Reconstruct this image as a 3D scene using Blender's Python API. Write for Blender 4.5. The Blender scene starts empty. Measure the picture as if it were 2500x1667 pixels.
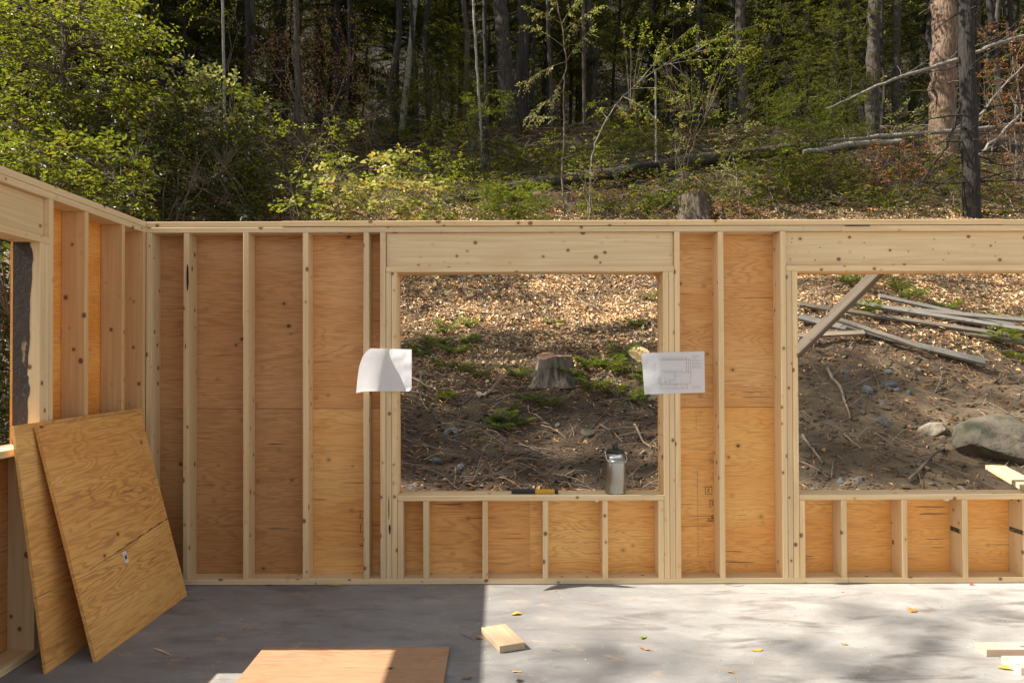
import bpy, bmesh, math, random
import numpy as np
from mathutils import Vector, Matrix

random.seed(7)
rng = np.random.default_rng(11)
scene = bpy.context.scene
col = scene.collection

# ------------------------------------------------------------------ camera
F = 1775.0                       # focal length in photograph pixels (2500 wide)
CX, CY = 1215.0, 853.3           # where the optical axis meets the picture
CAM = Vector((0.0, 0.0, 1.53))
cam_d = bpy.data.cameras.new('camera')
cam = bpy.data.objects.new('camera', cam_d)
col.objects.link(cam)
cam_d.sensor_width = 36.0
cam_d.lens = F / 2500 * 36
cam_d.shift_x = (1250 - CX) / 2500
cam_d.shift_y = (CY - 833.5) / 2500
cam_d.clip_start = 0.05
cam_d.clip_end = 600
ROT = Matrix.Rotation(math.radians(90.7), 3, 'X') @ Matrix.Rotation(math.radians(-0.17), 3, 'Z')
cam.matrix_world = Matrix.Translation(CAM) @ ROT.to_4x4()
scene.camera = cam

# ------------------------------------------------------------------ light
SUN_EL = math.radians(46.8)
world = bpy.data.worlds.new('World')
scene.world = world
world.use_nodes = True
wn = world.node_tree
bg = wn.nodes['Background']
sky = wn.nodes.new('ShaderNodeTexSky')
sky.sky_type = 'NISHITA'
sky.sun_disc = False
sky.sun_elevation = SUN_EL
sky.sun_rotation = math.radians(270)
hs = wn.nodes.new('ShaderNodeHueSaturation')
hs.inputs['Saturation'].default_value = 0.3
wn.links.new(sky.outputs[0], hs.inputs['Color'])
wn.links.new(hs.outputs[0], bg.inputs[0])
bg.inputs[1].default_value = 0.095
SUN_DIR = Vector((math.cos(SUN_EL), 0.0, -math.sin(SUN_EL)))      # travels left to right
sl = bpy.data.lights.new('sun', 'SUN')
sl.energy = 5.0
sl.angle = math.radians(0.53)
sl.color = (1.0, 0.935, 0.83)
so = bpy.data.objects.new('sun', sl)
so.rotation_mode = 'QUATERNION'
so.rotation_quaternion = SUN_DIR.to_track_quat('-Z', 'Y')
so.location = (-20, 0, 25)
col.objects.link(so)
scene.view_settings.view_transform = 'Standard'
scene.view_settings.look = 'None'
scene.view_settings.exposure = 1.2
scene.view_settings.gamma = 1.0
scene.view_settings.use_curve_mapping = False
try:
    scene.cycles.max_bounces = 7
    scene.cycles.diffuse_bounces = 5
    scene.cycles.transmission_bounces = 4
    scene.cycles.glossy_bounces = 3
    scene.cycles.sample_clamp_indirect = 6
    scene.cycles.use_denoising = True
except Exception:
    pass

# ------------------------------------------------------------------ pixel rays
def ray(px, py):
    d = ROT @ Vector(((px - CX) / F, -(py - CY) / F, -1.0))
    return d / d.y
def P(px, py, D):
    return CAM + ray(px, py) * D
def on_floor(px, py, z=0.0):
    d = ray(px, py)
    return CAM + d * ((z - CAM.z) / d.z)

# ------------------------------------------------------------------ noise + terrain
def _hash(ix, iy, s):
    h = (ix.astype(np.int64) * 374761393 + iy.astype(np.int64) * 668265263 + s * 1442695041) & 0x7fffffff
    h = ((h ^ (h >> 13)) * 1274126177) & 0x7fffffff
    return ((h ^ (h >> 16)) & 0xffff) / 65535.0
def vn(x, y, s=0):
    x = np.asarray(x, float); y = np.asarray(y, float)
    ix = np.floor(x); iy = np.floor(y)
    fx = x - ix; fy = y - iy
    fx = fx * fx * (3 - 2 * fx); fy = fy * fy * (3 - 2 * fy)
    a = _hash(ix, iy, s); b = _hash(ix + 1, iy, s); c = _hash(ix, iy + 1, s); d = _hash(ix + 1, iy + 1, s)
    return (a * (1 - fx) + b * fx) * (1 - fy) + (c * (1 - fx) + d * fx) * fy
PY = [-200, 5.1, 5.9, 7.3, 9.5, 12.3, 15, 18, 21, 24, 28, 35, 45, 60, 100, 150]
PZ = [-.35, -.35, -.2, .25, 1.26, 2.96, 4.46, 6.15, 7.75, 8.95, 10.1, 12.3, 16.5, 27, 58, 85]
def height(x, y):
    x = np.asarray(x, float); y = np.asarray(y, float)
    z = 0
    for o in (-.7, -.35, 0, .35, .7):
        z = z + np.interp(y + o, PY, PZ)
    z = z / 5
    k = np.clip((y - 5.6) / 2, 0, 1)
    z = z + k * ((vn(x / 2.7, y / 2.7, 1) - .5) * .55 + (vn(x / .8, y / .8, 2) - .5) * .17
                 + (vn(x / .25, y / .25, 3) - .5) * .07 + (vn(x / .1, y / .1, 4) - .5) * .03)
    return z
def hz(x, y):
    return float(height(x, y))
def ground(px, py, start=5.6):
    """the point of the bank seen at a pixel"""
    d = ray(px, py); D = start
    while D < 120:
        p = CAM + d * D
        if p.z < hz(p.x, p.y):
            return Vector((p.x, p.y, hz(p.x, p.y)))
        D += .06
    return CAM + d * 60

# ------------------------------------------------------------------ mesh helpers
class MB:
    """collects arrays of faces and links them as one mesh object"""
    def __init__(s):
        s.v = []; s.f = []; s.m = []; s.t = []; s.n = 0
    def add(s, verts, faces, mat=0, tint=0.5):
        verts = np.asarray(verts, np.float32).reshape(-1, 3)
        faces = np.asarray(faces, np.int64)
        s.v.append(verts); s.f.append(faces + s.n); s.n += len(verts)
        s.m.append(np.full(len(faces), mat, np.int32))
        t = np.asarray(tint, np.float32)
        s.t.append(np.full(len(faces), float(t), np.float32) if t.ndim == 0 else t)
    def tube(s, pts, rad, sides=5, mat=0, tint=.5, cap=False):
        pts = np.asarray([tuple(p) for p in pts], float); n = len(pts)
        rad = np.broadcast_to(np.asarray(rad, float), (n,))
        tan = np.gradient(pts, axis=0)
        tan /= np.linalg.norm(tan, axis=1)[:, None] + 1e-9
        up = np.array([0, 0, 1.]) if abs(tan[0][2]) < .8 else np.array([0, 1., 0])
        a = np.cross(tan, up); a /= np.linalg.norm(a, axis=1)[:, None] + 1e-9
        b = np.cross(tan, a)
        th = np.linspace(0, 2 * math.pi, sides, endpoint=False)
        ring = (pts[:, None] + rad[:, None, None] * (np.cos(th)[None, :, None] * a[:, None] + np.sin(th)[None, :, None] * b[:, None]))
        i = np.arange(n - 1)[:, None] * sides; j = np.arange(sides)[None]; j2 = (j + 1) % sides
        q = np.stack([i + j, i + j2, i + sides + j2, i + sides + j], -1).reshape(-1, 4)
        s.add(ring.reshape(-1, 3), q, mat, tint)
        if cap:
            for e in (0, n - 1):
                c = np.vstack([ring[e], pts[e][None]])
                fs = np.array([[k, (k + 1) % sides, sides, sides] for k in range(sides)])
                s.add(c, fs, mat, tint)
    def leaves(s, pos, d, nrm, length, width, mat=0, tint=None, fold=.25, simple=False):
        """pos, d, nrm (N,3): leaf base, direction and upper side"""
        pos = np.asarray(pos, float); N = len(pos)
        if N == 0: return
        d = np.asarray(d, float); d = d / (np.linalg.norm(d, axis=1)[:, None] + 1e-9)
        sd = np.cross(d, nrm); sd /= np.linalg.norm(sd, axis=1)[:, None] + 1e-9
        up = np.cross(sd, d)
        L = np.broadcast_to(np.asarray(length, float), (N,))[:, None]; W = np.broadcast_to(np.asarray(width, float), (N,))[:, None]
        t = rng.random(N) if tint is None else np.broadcast_to(np.asarray(tint, float), (N,))
        dr = -.12 * L * up
        if simple:
            v = np.stack([pos, pos + d * L * .45 + sd * W * .5 + up * W * fold, pos + d * L + dr, pos + d * L * .45 - sd * W * .5 + up * W * fold], 1)
            k = np.arange(N)[:, None] * 4
            f = np.vstack([k + np.array([[0, 1, 2, 2]]), k + np.array([[0, 2, 3, 3]])])
            s.add(v.reshape(-1, 3), f, mat, np.tile(t, 2))
        else:
            v = np.stack([pos, pos + d * L * .3 + sd * W * .45 + up * W * fold, pos + d * L * .68 + sd * W * .4 + up * W * fold + dr * .4,
                          pos + d * L + dr, pos + d * L * .68 - sd * W * .4 + up * W * fold + dr * .4, pos + d * L * .3 - sd * W * .45 + up * W * fold], 1)
            k = np.arange(N)[:, None] * 6
            f = np.vstack([k + np.array([[0, 1, 2, 3]]), k + np.array([[0, 3, 4, 5]])])
            s.add(v.reshape(-1, 3), f, mat, np.tile(t, 2))
    def mesh(s, name, mats, smooth=False):
        me = bpy.data.meshes.new(name)
        v = np.vstack(s.v)
        quads = np.vstack([f if f.shape[1] == 4 else np.hstack([f, f[:, -1:]]) for f in s.f])
        tri = quads[:, 2] == quads[:, 3]
        cnt = np.where(tri, 3, 4).astype(np.int32)
        keep = np.ones(quads.shape, bool); keep[tri, 3] = False
        loops = quads[keep].astype(np.int32)
        start = np.concatenate([[0], np.cumsum(cnt)[:-1]]).astype(np.int32)
        me.vertices.add(len(v)); me.vertices.foreach_set('co', v.ravel())
        me.loops.add(len(loops)); me.loops.foreach_set('vertex_index', loops)
        me.polygons.add(len(cnt)); me.polygons.foreach_set('loop_start', start)
        me.polygons.foreach_set('loop_total', cnt)
        for m in (mats if isinstance(mats, (list, tuple)) else [mats]): me.materials.append(m)
        me.polygons.foreach_set('material_index', np.concatenate(s.m))
        me.polygons.foreach_set('use_smooth', np.full(len(cnt), smooth))
        at = me.attributes.new('tint', 'FLOAT', 'FACE')
        at.data.foreach_set('value', np.concatenate(s.t).astype(np.float32))
        me.update(calc_edges=True); me.validate()
        return me
    def build(s, name, mats, parent=None, smooth=False):
        return link(name, s.mesh(name, mats, smooth), parent)

def link(name, data, parent=None, loc=None, mw=None):
    o = bpy.data.objects.new(name, data)
    col.objects.link(o)
    if parent is not None: o.parent = parent
    if loc is not None: o.location = loc
    if mw is not None: o.matrix_basis = mw
    return o
def tag(o, label=None, cat=None, group=None, kind=None):
    if label: o['label'] = label
    if cat: o['category'] = cat
    if group: o['group'] = group
    if kind: o['kind'] = kind
    return o
def thing(name, label, cat, loc=(0, 0, 0), group=None):
    o = link(name, None, loc=loc)
    o.empty_display_size = .1
    return tag(o, label, cat, group)

def bm_mesh(name, bm, mat, smooth=False):
    me = bpy.data.meshes.new(name)
    bm.normal_update(); bm.to_mesh(me); bm.free()
    for m in (mat if isinstance(mat, (list, tuple)) else [mat]): me.materials.append(m)
    if smooth:
        me.polygons.foreach_set('use_smooth', [True] * len(me.polygons))
    return me
def box_bm(sx, sy, sz, bev=0.0, seg=1, c=(0, 0, 0)):
    bm = bmesh.new()
    bmesh.ops.create_cube(bm, size=1)
    bmesh.ops.scale(bm, vec=(sx, sy, sz), verts=bm.verts)
    bmesh.ops.translate(bm, vec=c, verts=bm.verts)
    if bev:
        bmesh.ops.bevel(bm, geom=list(bm.edges), offset=bev, segments=seg, profile=.5, affect='EDGES')
    return bm
def box(name, size, centre, mat, parent=None, bev=0.0, rot=None):
    me = bm_mesh(name, box_bm(*size, bev=bev), mat)
    m = Matrix.Translation(centre)
    if rot is not None: m = m @ rot.to_4x4()
    return link(name, me, parent, mw=m)
_lum = {}
def lumber(name, L, w, t, centre, ax, aw, mat, parent=None, jig=1.0, tone=None):
    """a board: L along ax, w along aw, t along the third axis; eased edges"""
    key = (round(L, 4), w, t, mat.name)
    if key not in _lum:
        bm = bmesh.new()
        bmesh.ops.create_cube(bm, size=1)
        bmesh.ops.scale(bm, vec=(L, w, t), verts=bm.verts)
        ed = [e for e in bm.edges if abs(e.verts[0].co.x - e.verts[1].co.x) > L * .5]
        bmesh.ops.bevel(bm, geom=ed, offset=min(.0035, t * .12), segments=2, profile=.5, affect='EDGES')
        _lum[key] = bm_mesh(name, bm, mat)
    ax = Vector(ax).normalized(); aw = Vector(aw); aw = (aw - ax * aw.dot(ax)).normalized(); at = ax.cross(aw)
    R = Matrix((ax, aw, at)).transposed()
    R = R @ Matrix.Rotation(math.radians(random.uniform(-.05, .05) * jig), 3, 'Y') @ Matrix.Rotation(math.radians(random.uniform(-.04, .04) * jig), 3, 'Z')
    o = link(name, _lum[key], parent, mw=Matrix.Translation(centre) @ R.to_4x4())
    k = tone if tone is not None else random.uniform(.9, 1.06)
    w_ = random.uniform(-.035, .035)
    o.color = (k + w_, k, k - w_ * 1.3, 1)
    return o
def prism(name, poly, thick, mat, parent, origin, U=(1, 0, 0), V=(0, 0, 1), tone=(1, 1, 1)):
    """polygon (u,v) relative to origin, extruded by thick along U x V reversed; local x = U, z = V"""
    bm = bmesh.new()
    vs = [bm.verts.new((u, 0, v)) for u, v in poly]
    f = bm.faces.new(vs)
    r = bmesh.ops.extrude_face_region(bm, geom=[f])
    for g in r['geom']:
        if isinstance(g, bmesh.types.BMVert): g.co.y += thick
    bmesh.ops.recalc_face_normals(bm, faces=bm.faces)
    bmesh.ops.triangulate(bm, faces=[x for x in bm.faces if len(x.verts) > 4])
    U = Vector(U); V = Vector(V); W = V.cross(U)
    o = link(name, bm_mesh(name, bm, mat), parent, mw=Matrix.Translation(origin) @ Matrix((U, W, V)).transposed().to_4x4())
    o.color = (*tone, 1)
    return o

# ------------------------------------------------------------------ materials
class NT:
    def __init__(s, name):
        s.m = bpy.data.materials.new(name); s.m.use_nodes = True
        s.t = s.m.node_tree; s.b = s.t.nodes['Principled BSDF']; s.out = s.t.nodes['Material Output']
    def n(s, typ, ins=None, **kw):
        nd = s.t.nodes.new(typ)
        for k, v in kw.items(): setattr(nd, k, v)
        for k, v in (ins or {}).items():
            sock = nd.inputs[k]
            if isinstance(v, bpy.types.NodeSocket): s.t.links.new(v, sock)
            else: sock.default_value = v
        return nd
    def math(s, op, a, b=0.0, c=None, clamp=False):
        nd = s.n('ShaderNodeMath', {0: a, 1: b}, operation=op, use_clamp=clamp)
        if c is not None:
            if isinstance(c, bpy.types.NodeSocket): s.t.links.new(c, nd.inputs[2])
            else: nd.inputs[2].default_value = c
        return nd.outputs[0]
    def obj(s, rand=True, scale=(1, 1, 1)):
        tc = s.n('ShaderNodeTexCoord')
        v = tc.outputs['Object']
        if rand:
            oi = s.n('ShaderNodeObjectInfo')
            r = s.n('ShaderNodeVectorMath', {0: oi.outputs['Random'], 1: (37.0, 91.0, 53.0)}, operation='MULTIPLY')
            v = s.n('ShaderNodeVectorMath', {0: v, 1: r.outputs[0]}, operation='ADD').outputs[0]
        if scale != (1, 1, 1):
            v = s.n('ShaderNodeVectorMath', {0: v, 1: scale}, operation='MULTIPLY').outputs[0]
        return v
    def mul(s, v, sc):
        return s.n('ShaderNodeVectorMath', {0: v, 1: sc}, operation='MULTIPLY').outputs[0]
    def noise(s, v, scale, detail=3, rough=.55, dist=0.0, out=0):
        return s.n('ShaderNodeTexNoise', {'Vector': v, 'Scale': scale, 'Detail': detail, 'Roughness': rough, 'Distortion': dist}).outputs[out]
    def vor(s, v, scale, out='Distance', **kw):
        return s.n('ShaderNodeTexVoronoi', {'Vector': v, 'Scale': scale}, **kw).outputs[out]
    def ramp(s, f, stops, interp='LINEAR'):
        r = s.n('ShaderNodeValToRGB', {0: f}); cr = r.color_ramp; cr.interpolation = interp
        while len(cr.elements) < len(stops): cr.elements.new(.5)
        for e, (p, c) in zip(cr.elements, stops):
            e.position = p
            e.color = (c, c, c, 1) if isinstance(c, (int, float)) else (*c, 1)
        return r.outputs[0]
    def mix(s, f, a, b, mode='MIX'):
        nd = s.n('ShaderNodeMix', data_type='RGBA', blend_type=mode)
        for k, v in ((0, f), (6, a), (7, b)):
            if isinstance(v, bpy.types.NodeSocket): s.t.links.new(v, nd.inputs[k])
            else: nd.inputs[k].default_value = v if k == 0 or len(v) == 4 else (*v, 1)
        return nd.outputs[2]
    def color(s, c): s.t.links.new(c, s.b.inputs['Base Color']) if isinstance(c, bpy.types.NodeSocket) else setattr(s.b.inputs['Base Color'], 'default_value', (*c, 1))
    def bump(s, h, dist=.002, strength=1.0):
        b = s.n('ShaderNodeBump', {'Height': h, 'Distance': dist, 'Strength': strength})
        s.t.links.new(b.outputs[0], s.b.inputs['Normal'])
    def rough(s, r): s.b.inputs['Roughness'].default_value = r

def mat_lumber(name, a, b, knot=(.14, .06, .025), grey=0.0, dens=13.0):
    m = NT(name)
    v = m.obj()
    warp = m.noise(m.mul(v, (.8, 3, 3)), 3.0, 2, .5, 0, 1)
    vv = m.n('ShaderNodeVectorMath', {0: m.mul(warp, (.0, .012, .012)), 1: v}, operation='ADD').outputs[0]
    g = m.noise(m.mul(vv, (1.2, 75, 75)), 1.0, 3, .6)
    rings = m.math('SINE', m.math('MULTIPLY', m.noise(m.mul(vv, (.35, 9, 9)), 1.3, 1, .4), 55.0))
    rings = m.math('MULTIPLY_ADD', rings, .5, .5)
    c = m.mix(m.math('MULTIPLY', rings, .38), a, b)
    c = m.mix(m.math('MULTIPLY', m.ramp(g, [(.4, 0), (.75, 1)]), .35), c, tuple(x * .72 for x in b))
    blot = m.noise(m.mul(v, (1, 5, 5)), 1.6, 3, .6)
    c = m.mix(m.ramp(blot, [(.55, 0), (.8, .45)]), c, (a[0] * .74, a[1] * .62, a[2] * .48))
    # knots
    kv = m.mul(v, (.85, 1, 1))
    kd = m.vor(kv, dens)
    kc = m.n('ShaderNodeSeparateColor', {0: m.vor(kv, dens, 'Color')})
    rad = m.math('MULTIPLY_ADD', kc.outputs[0], .15, .05)
    kk = m.math('SUBTRACT', rad, kd)
    dark = m.math('MULTIPLY', m.math('MULTIPLY', kk, 40.0, clamp=True), m.math('GREATER_THAN', kc.outputs[1], .12))
    halo = m.math('MULTIPLY', m.math('MULTIPLY_ADD', kk, 8.0, .9, clamp=True), m.math('GREATER_THAN', kc.outputs[1], .12))
    c = m.mix(m.math('MULTIPLY', halo, .45), c, (a[0] * .62, a[1] * .42, a[2] * .28))
    c = m.mix(m.math('MULTIPLY', dark, .85), c, knot)
    if grey:
        c = m.mix(m.ramp(m.noise(m.mul(v, (2, 30, 30)), 1, 4, .7), [(.3, 0), (.7, grey)]), c, (.13, .11, .09))
    oi = m.n('ShaderNodeObjectInfo')
    c = m.mix(1.0, c, oi.outputs['Color'], 'MULTIPLY')
    m.color(c); m.rough(.72); m.bump(g, .0012, .6)
    return m.m
M_LUM = mat_lumber('pine_lumber', (.77, .57, .315), (.62, .405, .195))
M_LUM_OLD = mat_lumber('weathered_lumber', (.34, .28, .20), (.22, .17, .12), grey=.7)
M_LUM_GREY = mat_lumber('grey_lumber', (.30, .28, .24), (.19, .175, .145), grey=.6)
M_LUM_BROWN = mat_lumber('brown_old_lumber', (.26, .16, .09), (.15, .085, .045), grey=.35)

def mat_ply(name, pale, deep, line, amt=.58):
    m = NT(name)
    v = m.obj()
    d1 = m.noise(m.mul(v, (1.5, 6, 7)), 1.2, 2, .5)
    contour = m.noise(m.mul(v, (.9, 4, 5.2)), 1.7, 2.5, .42, .35)
    oir = m.n('ShaderNodeObjectInfo')
    k = m.math('MULTIPLY_ADD', contour, m.math('MULTIPLY_ADD', oir.outputs['Random'], 60.0, 50.0), m.math('MULTIPLY', d1, 6.0))
    s_ = m.math('MULTIPLY_ADD', m.math('SINE', k), .5, .5)
    lines = m.ramp(s_, [(.45, 0), (.98, 1)])
    strength = m.ramp(m.noise(m.mul(v, (.8, 2, 3)), 1.4, 2, .5), [(.3, .12), (.7, .85)])
    fine = m.noise(m.mul(v, (6, 120, 150)), 1.0, 3, .65)
    band = m.noise(m.mul(v, (.4, 2, 2.6)), 1.1, 2, .5)
    c = m.mix(m.ramp(band, [(.35, 0), (.65, 1)]), pale, deep)
    c = m.mix(m.math('MULTIPLY', lines, m.math('MULTIPLY', strength, amt)), c, line)
    c = m.mix(m.math('MULTIPLY', m.ramp(fine, [(.48, 0), (.72, 1)]), .5), c, tuple(x * .62 for x in line))
    # knots and patches
    kv = m.mul(v, (1, 1, 1.15))
    kd = m.vor(kv, 6.5)
    kc = m.n('ShaderNodeSeparateColor', {0: m.vor(kv, 6.5, 'Color')})
    kk = m.math('SUBTRACT', m.math('MULTIPLY_ADD', kc.outputs[0], .075, .03), kd)
    on = m.math('GREATER_THAN', kc.outputs[1], .3)
    c = m.mix(m.math('MULTIPLY', m.math('MULTIPLY_ADD', kk, 7.0, .8, clamp=True), m.math('MULTIPLY', on, .5)), c, tuple(x * .6 for x in line))
    c = m.mix(m.math('MULTIPLY', m.math('MULTIPLY', kk, 40.0, clamp=True), m.math('MULTIPLY', on, .88)), c, (.035, .018, .01))
    # checks: fine dark splits along the grain
    cr = m.noise(m.mul(v, (2.2, 4, 85)), 1.0, 1, .4)
    c = m.mix(m.ramp(cr, [(.735, 0), (.76, .8)]), c, (.05, .025, .012))
    oi = m.n('ShaderNodeObjectInfo')
    c = m.mix(1.0, c, oi.outputs['Color'], 'MULTIPLY')
    m.color(c); m.rough(.62)
    m.bump(m.math('SUBTRACT', fine, m.math('MULTIPLY', lines, .3)), .0012, .5)
    return m.m
M_PLY = mat_ply('plywood', (.76, .48, .185), (.68, .345, .10), (.43, .19, .055))
M_PLY_WAVE = mat_ply('wavy_plywood', (.66, .42, .17), (.58, .31, .105), (.30, .125, .04), .66)
M_PLY_FLOOR = mat_ply('dusty_plywood', (.60, .37, .20), (.53, .295, .145), (.34, .17, .08), .6)
M_PLY_RED = mat_ply('red_plywood', (.68, .37, .14), (.60, .29, .09), (.36, .15, .045))

def simple(name, c, rough=.6, metal=0.0, nscale=0, namp=.25, bump=0):
    m = NT(name)
    if nscale:
        n_ = m.noise(m.obj(), nscale, 4, .6)
        m.color(m.mix(n_, tuple(x * (1 - namp) for x in c), tuple(min(1, x * (1 + namp)) for x in c)))
        if bump: m.bump(n_, bump, 1)
    else: m.color(c)
    m.rough(rough); m.b.inputs['Metallic'].default_value = metal
    return m.m
M_INK = simple('black_ink', (.035, .03, .028), .8, 0, 60, .5)
M_BLACK = simple('black_plastic', (.018, .018, .018), .42, 0, 30, .3)
M_YELLOW = simple('yellow_rubber', (.62, .33, .015), .5, 0, 25, .12)
M_WHITE = simple('white_label', (.8, .8, .8), .5, 0, 80, .05)
M_GAP = simple('dark_plug', (.02, .012, .008), .9, 0, 40, .3)

def mat_concrete():
    m = NT('concrete')
    v = m.obj(False)
    sw = m.n('ShaderNodeMapping', {'Vector': v, 'Rotation': (0, 0, .25), 'Scale': (.7, 1.3, 1)}).outputs[0]
    big = m.noise(sw, 1.5, 4, .6, 1.4)
    mid = m.noise(sw, 5.0, 5, .65, .8)
    fine = m.noise(v, 70, 4, .7)
    c = m.mix(m.ramp(big, [(.3, 0), (.7, 1)]), (.31, .30, .278), (.44, .428, .40))
    c = m.mix(m.ramp(mid, [(.42, .0), (.72, .55)]), c, (.25, .215, .185))
    sp = m.math('SUBTRACT', 1.0, m.ramp(m.vor(v, 42), [(.03, 0), (.07, 1)]))
    c = m.mix(m.math('MULTIPLY', sp, m.ramp(m.noise(v, 3, 2), [(.45, 0), (.6, .7)])), c, (.10, .08, .06))
    c = m.mix(m.ramp(fine, [(.3, .14), (.7, 0)]), c, (.16, .15, .14))
    speck = m.noise(v, 22, 5, .75)
    c = m.mix(m.ramp(speck, [(.55, 0), (.72, .45)]), c, (.23, .20, .17))
    tr1 = m.n('ShaderNodeMapping', {'Vector': v, 'Rotation': (0, 0, .5), 'Scale': (1.2, 2.6, 1)}).outputs[0]
    c = m.mix(m.ramp(m.noise(tr1, 3.2, 5, .7, 1.2), [(.5, 0), (.68, .4)]), c, (.30, .265, .225))
    # worn brownish drag marks
    st = m.n('ShaderNodeMapping', {'Vector': v, 'Rotation': (0, 0, -.18), 'Scale': (1.0, 3.2, 1)}).outputs[0]
    mk = m.noise(st, 1.9, 5, .62, .6)
    c = m.mix(m.ramp(mk, [(.53, 0), (.68, .75)]), c, (.13, .10, .08))
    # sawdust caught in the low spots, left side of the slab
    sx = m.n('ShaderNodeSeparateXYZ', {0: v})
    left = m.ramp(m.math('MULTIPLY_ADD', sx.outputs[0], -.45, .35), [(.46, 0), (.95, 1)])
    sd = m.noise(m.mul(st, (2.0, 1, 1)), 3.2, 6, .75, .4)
    c = m.mix(m.math('MULTIPLY', left, m.ramp(big, [(.25, .75), (.75, .45)])), c, (.135, .13, .13))  # grime plus painted shade: darkens the slab towards the left wall
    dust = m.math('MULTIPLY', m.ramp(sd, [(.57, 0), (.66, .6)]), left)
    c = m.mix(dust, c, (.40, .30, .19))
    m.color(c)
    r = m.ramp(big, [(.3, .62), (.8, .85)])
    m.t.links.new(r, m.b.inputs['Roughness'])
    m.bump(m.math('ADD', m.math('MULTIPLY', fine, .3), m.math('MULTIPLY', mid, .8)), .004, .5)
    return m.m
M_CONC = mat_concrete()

def mat_leaf(name, stops, trans=.45, gloss=.45, spec=.35):
    g_ = 1.0 if name == 'fern_green' else .76
    stops = [(p, (c[0] * g_ * 1.04, c[1] * g_ * .96, c[2] * g_)) for p, c in stops]
    m = NT(name)
    a = m.n('ShaderNodeAttribute', attribute_name='tint')
    v = m.obj(False)
    f = m.math('ADD', a.outputs['Fac'], m.math('MULTIPLY_ADD', m.noise(v, 1.1, 2), .3, -.15), clamp=True)
    c = m.ramp(f, stops)
    tr = m.n('ShaderNodeBsdfTranslucent', {0: m.mix(.35, c, (c_ := (.55, .60, .04)), 'MIX')})
    m.color(c); m.rough(gloss)
    m.b.inputs['Specular IOR Level'].default_value = spec
    mx = m.n('ShaderNodeMixShader', {0: trans, 1: m.b.outputs[0], 2: tr.outputs[0]})
    m.t.links.new(mx.outputs[0], m.out.inputs[0])
    return m.m
def mat_dead(name, stops, trans=.2):
    m = NT(name)
    a = m.n('ShaderNodeAttribute', attribute_name='tint')
    c = m.ramp(a.outputs['Fac'], stops)
    v = m.obj(False)
    k = m.math('ADD', m.ramp(m.noise(v, 1.6, 3, .6), [(.3, .4), (.6, 1.0)]), m.math('MULTIPLY', m.noise(v, 9, 3, .6), .5))
    c = m.n('ShaderNodeVectorMath', {0: c, 'Scale': k}, operation='SCALE').outputs[0]
    tr = m.n('ShaderNodeBsdfTranslucent', {0: c})
    m.color(c); m.rough(.75)
    mx = m.n('ShaderNodeMixShader', {0: trans, 1: m.b.outputs[0], 2: tr.outputs[0]})
    m.t.links.new(mx.outputs[0], m.out.inputs[0])
    return m.m
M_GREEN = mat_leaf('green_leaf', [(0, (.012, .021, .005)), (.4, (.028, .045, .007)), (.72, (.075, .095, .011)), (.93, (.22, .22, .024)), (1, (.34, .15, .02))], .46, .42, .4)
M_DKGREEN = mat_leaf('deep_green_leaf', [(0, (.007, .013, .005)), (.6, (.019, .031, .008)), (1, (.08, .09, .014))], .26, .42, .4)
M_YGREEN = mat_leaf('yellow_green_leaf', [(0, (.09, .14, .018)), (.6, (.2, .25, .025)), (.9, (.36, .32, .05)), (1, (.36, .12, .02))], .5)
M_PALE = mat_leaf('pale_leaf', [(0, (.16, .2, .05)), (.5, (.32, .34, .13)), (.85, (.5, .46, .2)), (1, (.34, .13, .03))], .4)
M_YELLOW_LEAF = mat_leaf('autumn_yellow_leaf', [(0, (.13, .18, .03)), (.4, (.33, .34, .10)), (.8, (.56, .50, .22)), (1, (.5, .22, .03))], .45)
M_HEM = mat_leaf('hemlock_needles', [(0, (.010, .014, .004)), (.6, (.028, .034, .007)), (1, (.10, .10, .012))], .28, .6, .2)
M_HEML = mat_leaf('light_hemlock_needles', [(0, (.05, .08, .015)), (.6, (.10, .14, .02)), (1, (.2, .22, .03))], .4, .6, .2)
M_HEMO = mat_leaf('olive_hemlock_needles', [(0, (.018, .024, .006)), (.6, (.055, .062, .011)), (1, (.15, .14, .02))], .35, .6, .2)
M_FERN = mat_leaf('fern_green', [(0, (.045, .085, .014)), (.6, (.09, .155, .022)), (1, (.17, .22, .035))], .45)
M_BROWN = mat_dead('dead_leaf', [(0, (.07, .03, .014)), (.35, (.19, .08, .03)), (.7, (.33, .16, .06)), (.9, (.45, .29, .14)), (1, (.5, .16, .03))], .3)
M_LITTER = mat_dead('litter_leaf', [(0, (.05, .028, .015)), (.15, (.20, .10, .045)), (.35, (.50, .31, .14)), (.65, (.74, .54, .29)), (.92, (.84, .71, .48)), (1, (.6, .2, .04))], .1)

def mat_bark(name, a, b, vs=1.0, accent=None):
    m = NT(name)
    v = m.obj(True)
    vv = m.mul(v, (1, 1, .16))
    r = m.vor(m.n('ShaderNodeVectorMath', {0: vv, 1: m.mul(m.noise(v, 6, 3, .6, 0, 1), (.06, .06, .02))}, operation='ADD').outputs[0], 26 * vs)
    n_ = m.noise(vv, 30 * vs, 5, .7)
    h = m.math('MULTIPLY', r, n_)
    c = m.mix(m.ramp(h, [(.05, 0), (.42, 1)]), a, b)
    lich = m.ramp(m.noise(v, 5, 5, .7), [(.56, 0), (.72, .5)])
    c = m.mix(lich, c, accent or tuple(x * 1.25 for x in b))
    at = m.n('ShaderNodeAttribute', attribute_name='tint')
    c = m.mix(m.math('MULTIPLY', m.math('LESS_THAN', at.outputs['Fac'], .1), 1.0), c, m.mix(m.noise(m.mul(v, (1, 1, 8)), 9, 3), (.42, .22, .08), (.5, .33, .15)))
    m.color(c); m.rough(.9); m.bump(h, .035, 1.0)
    return m.m
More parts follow.
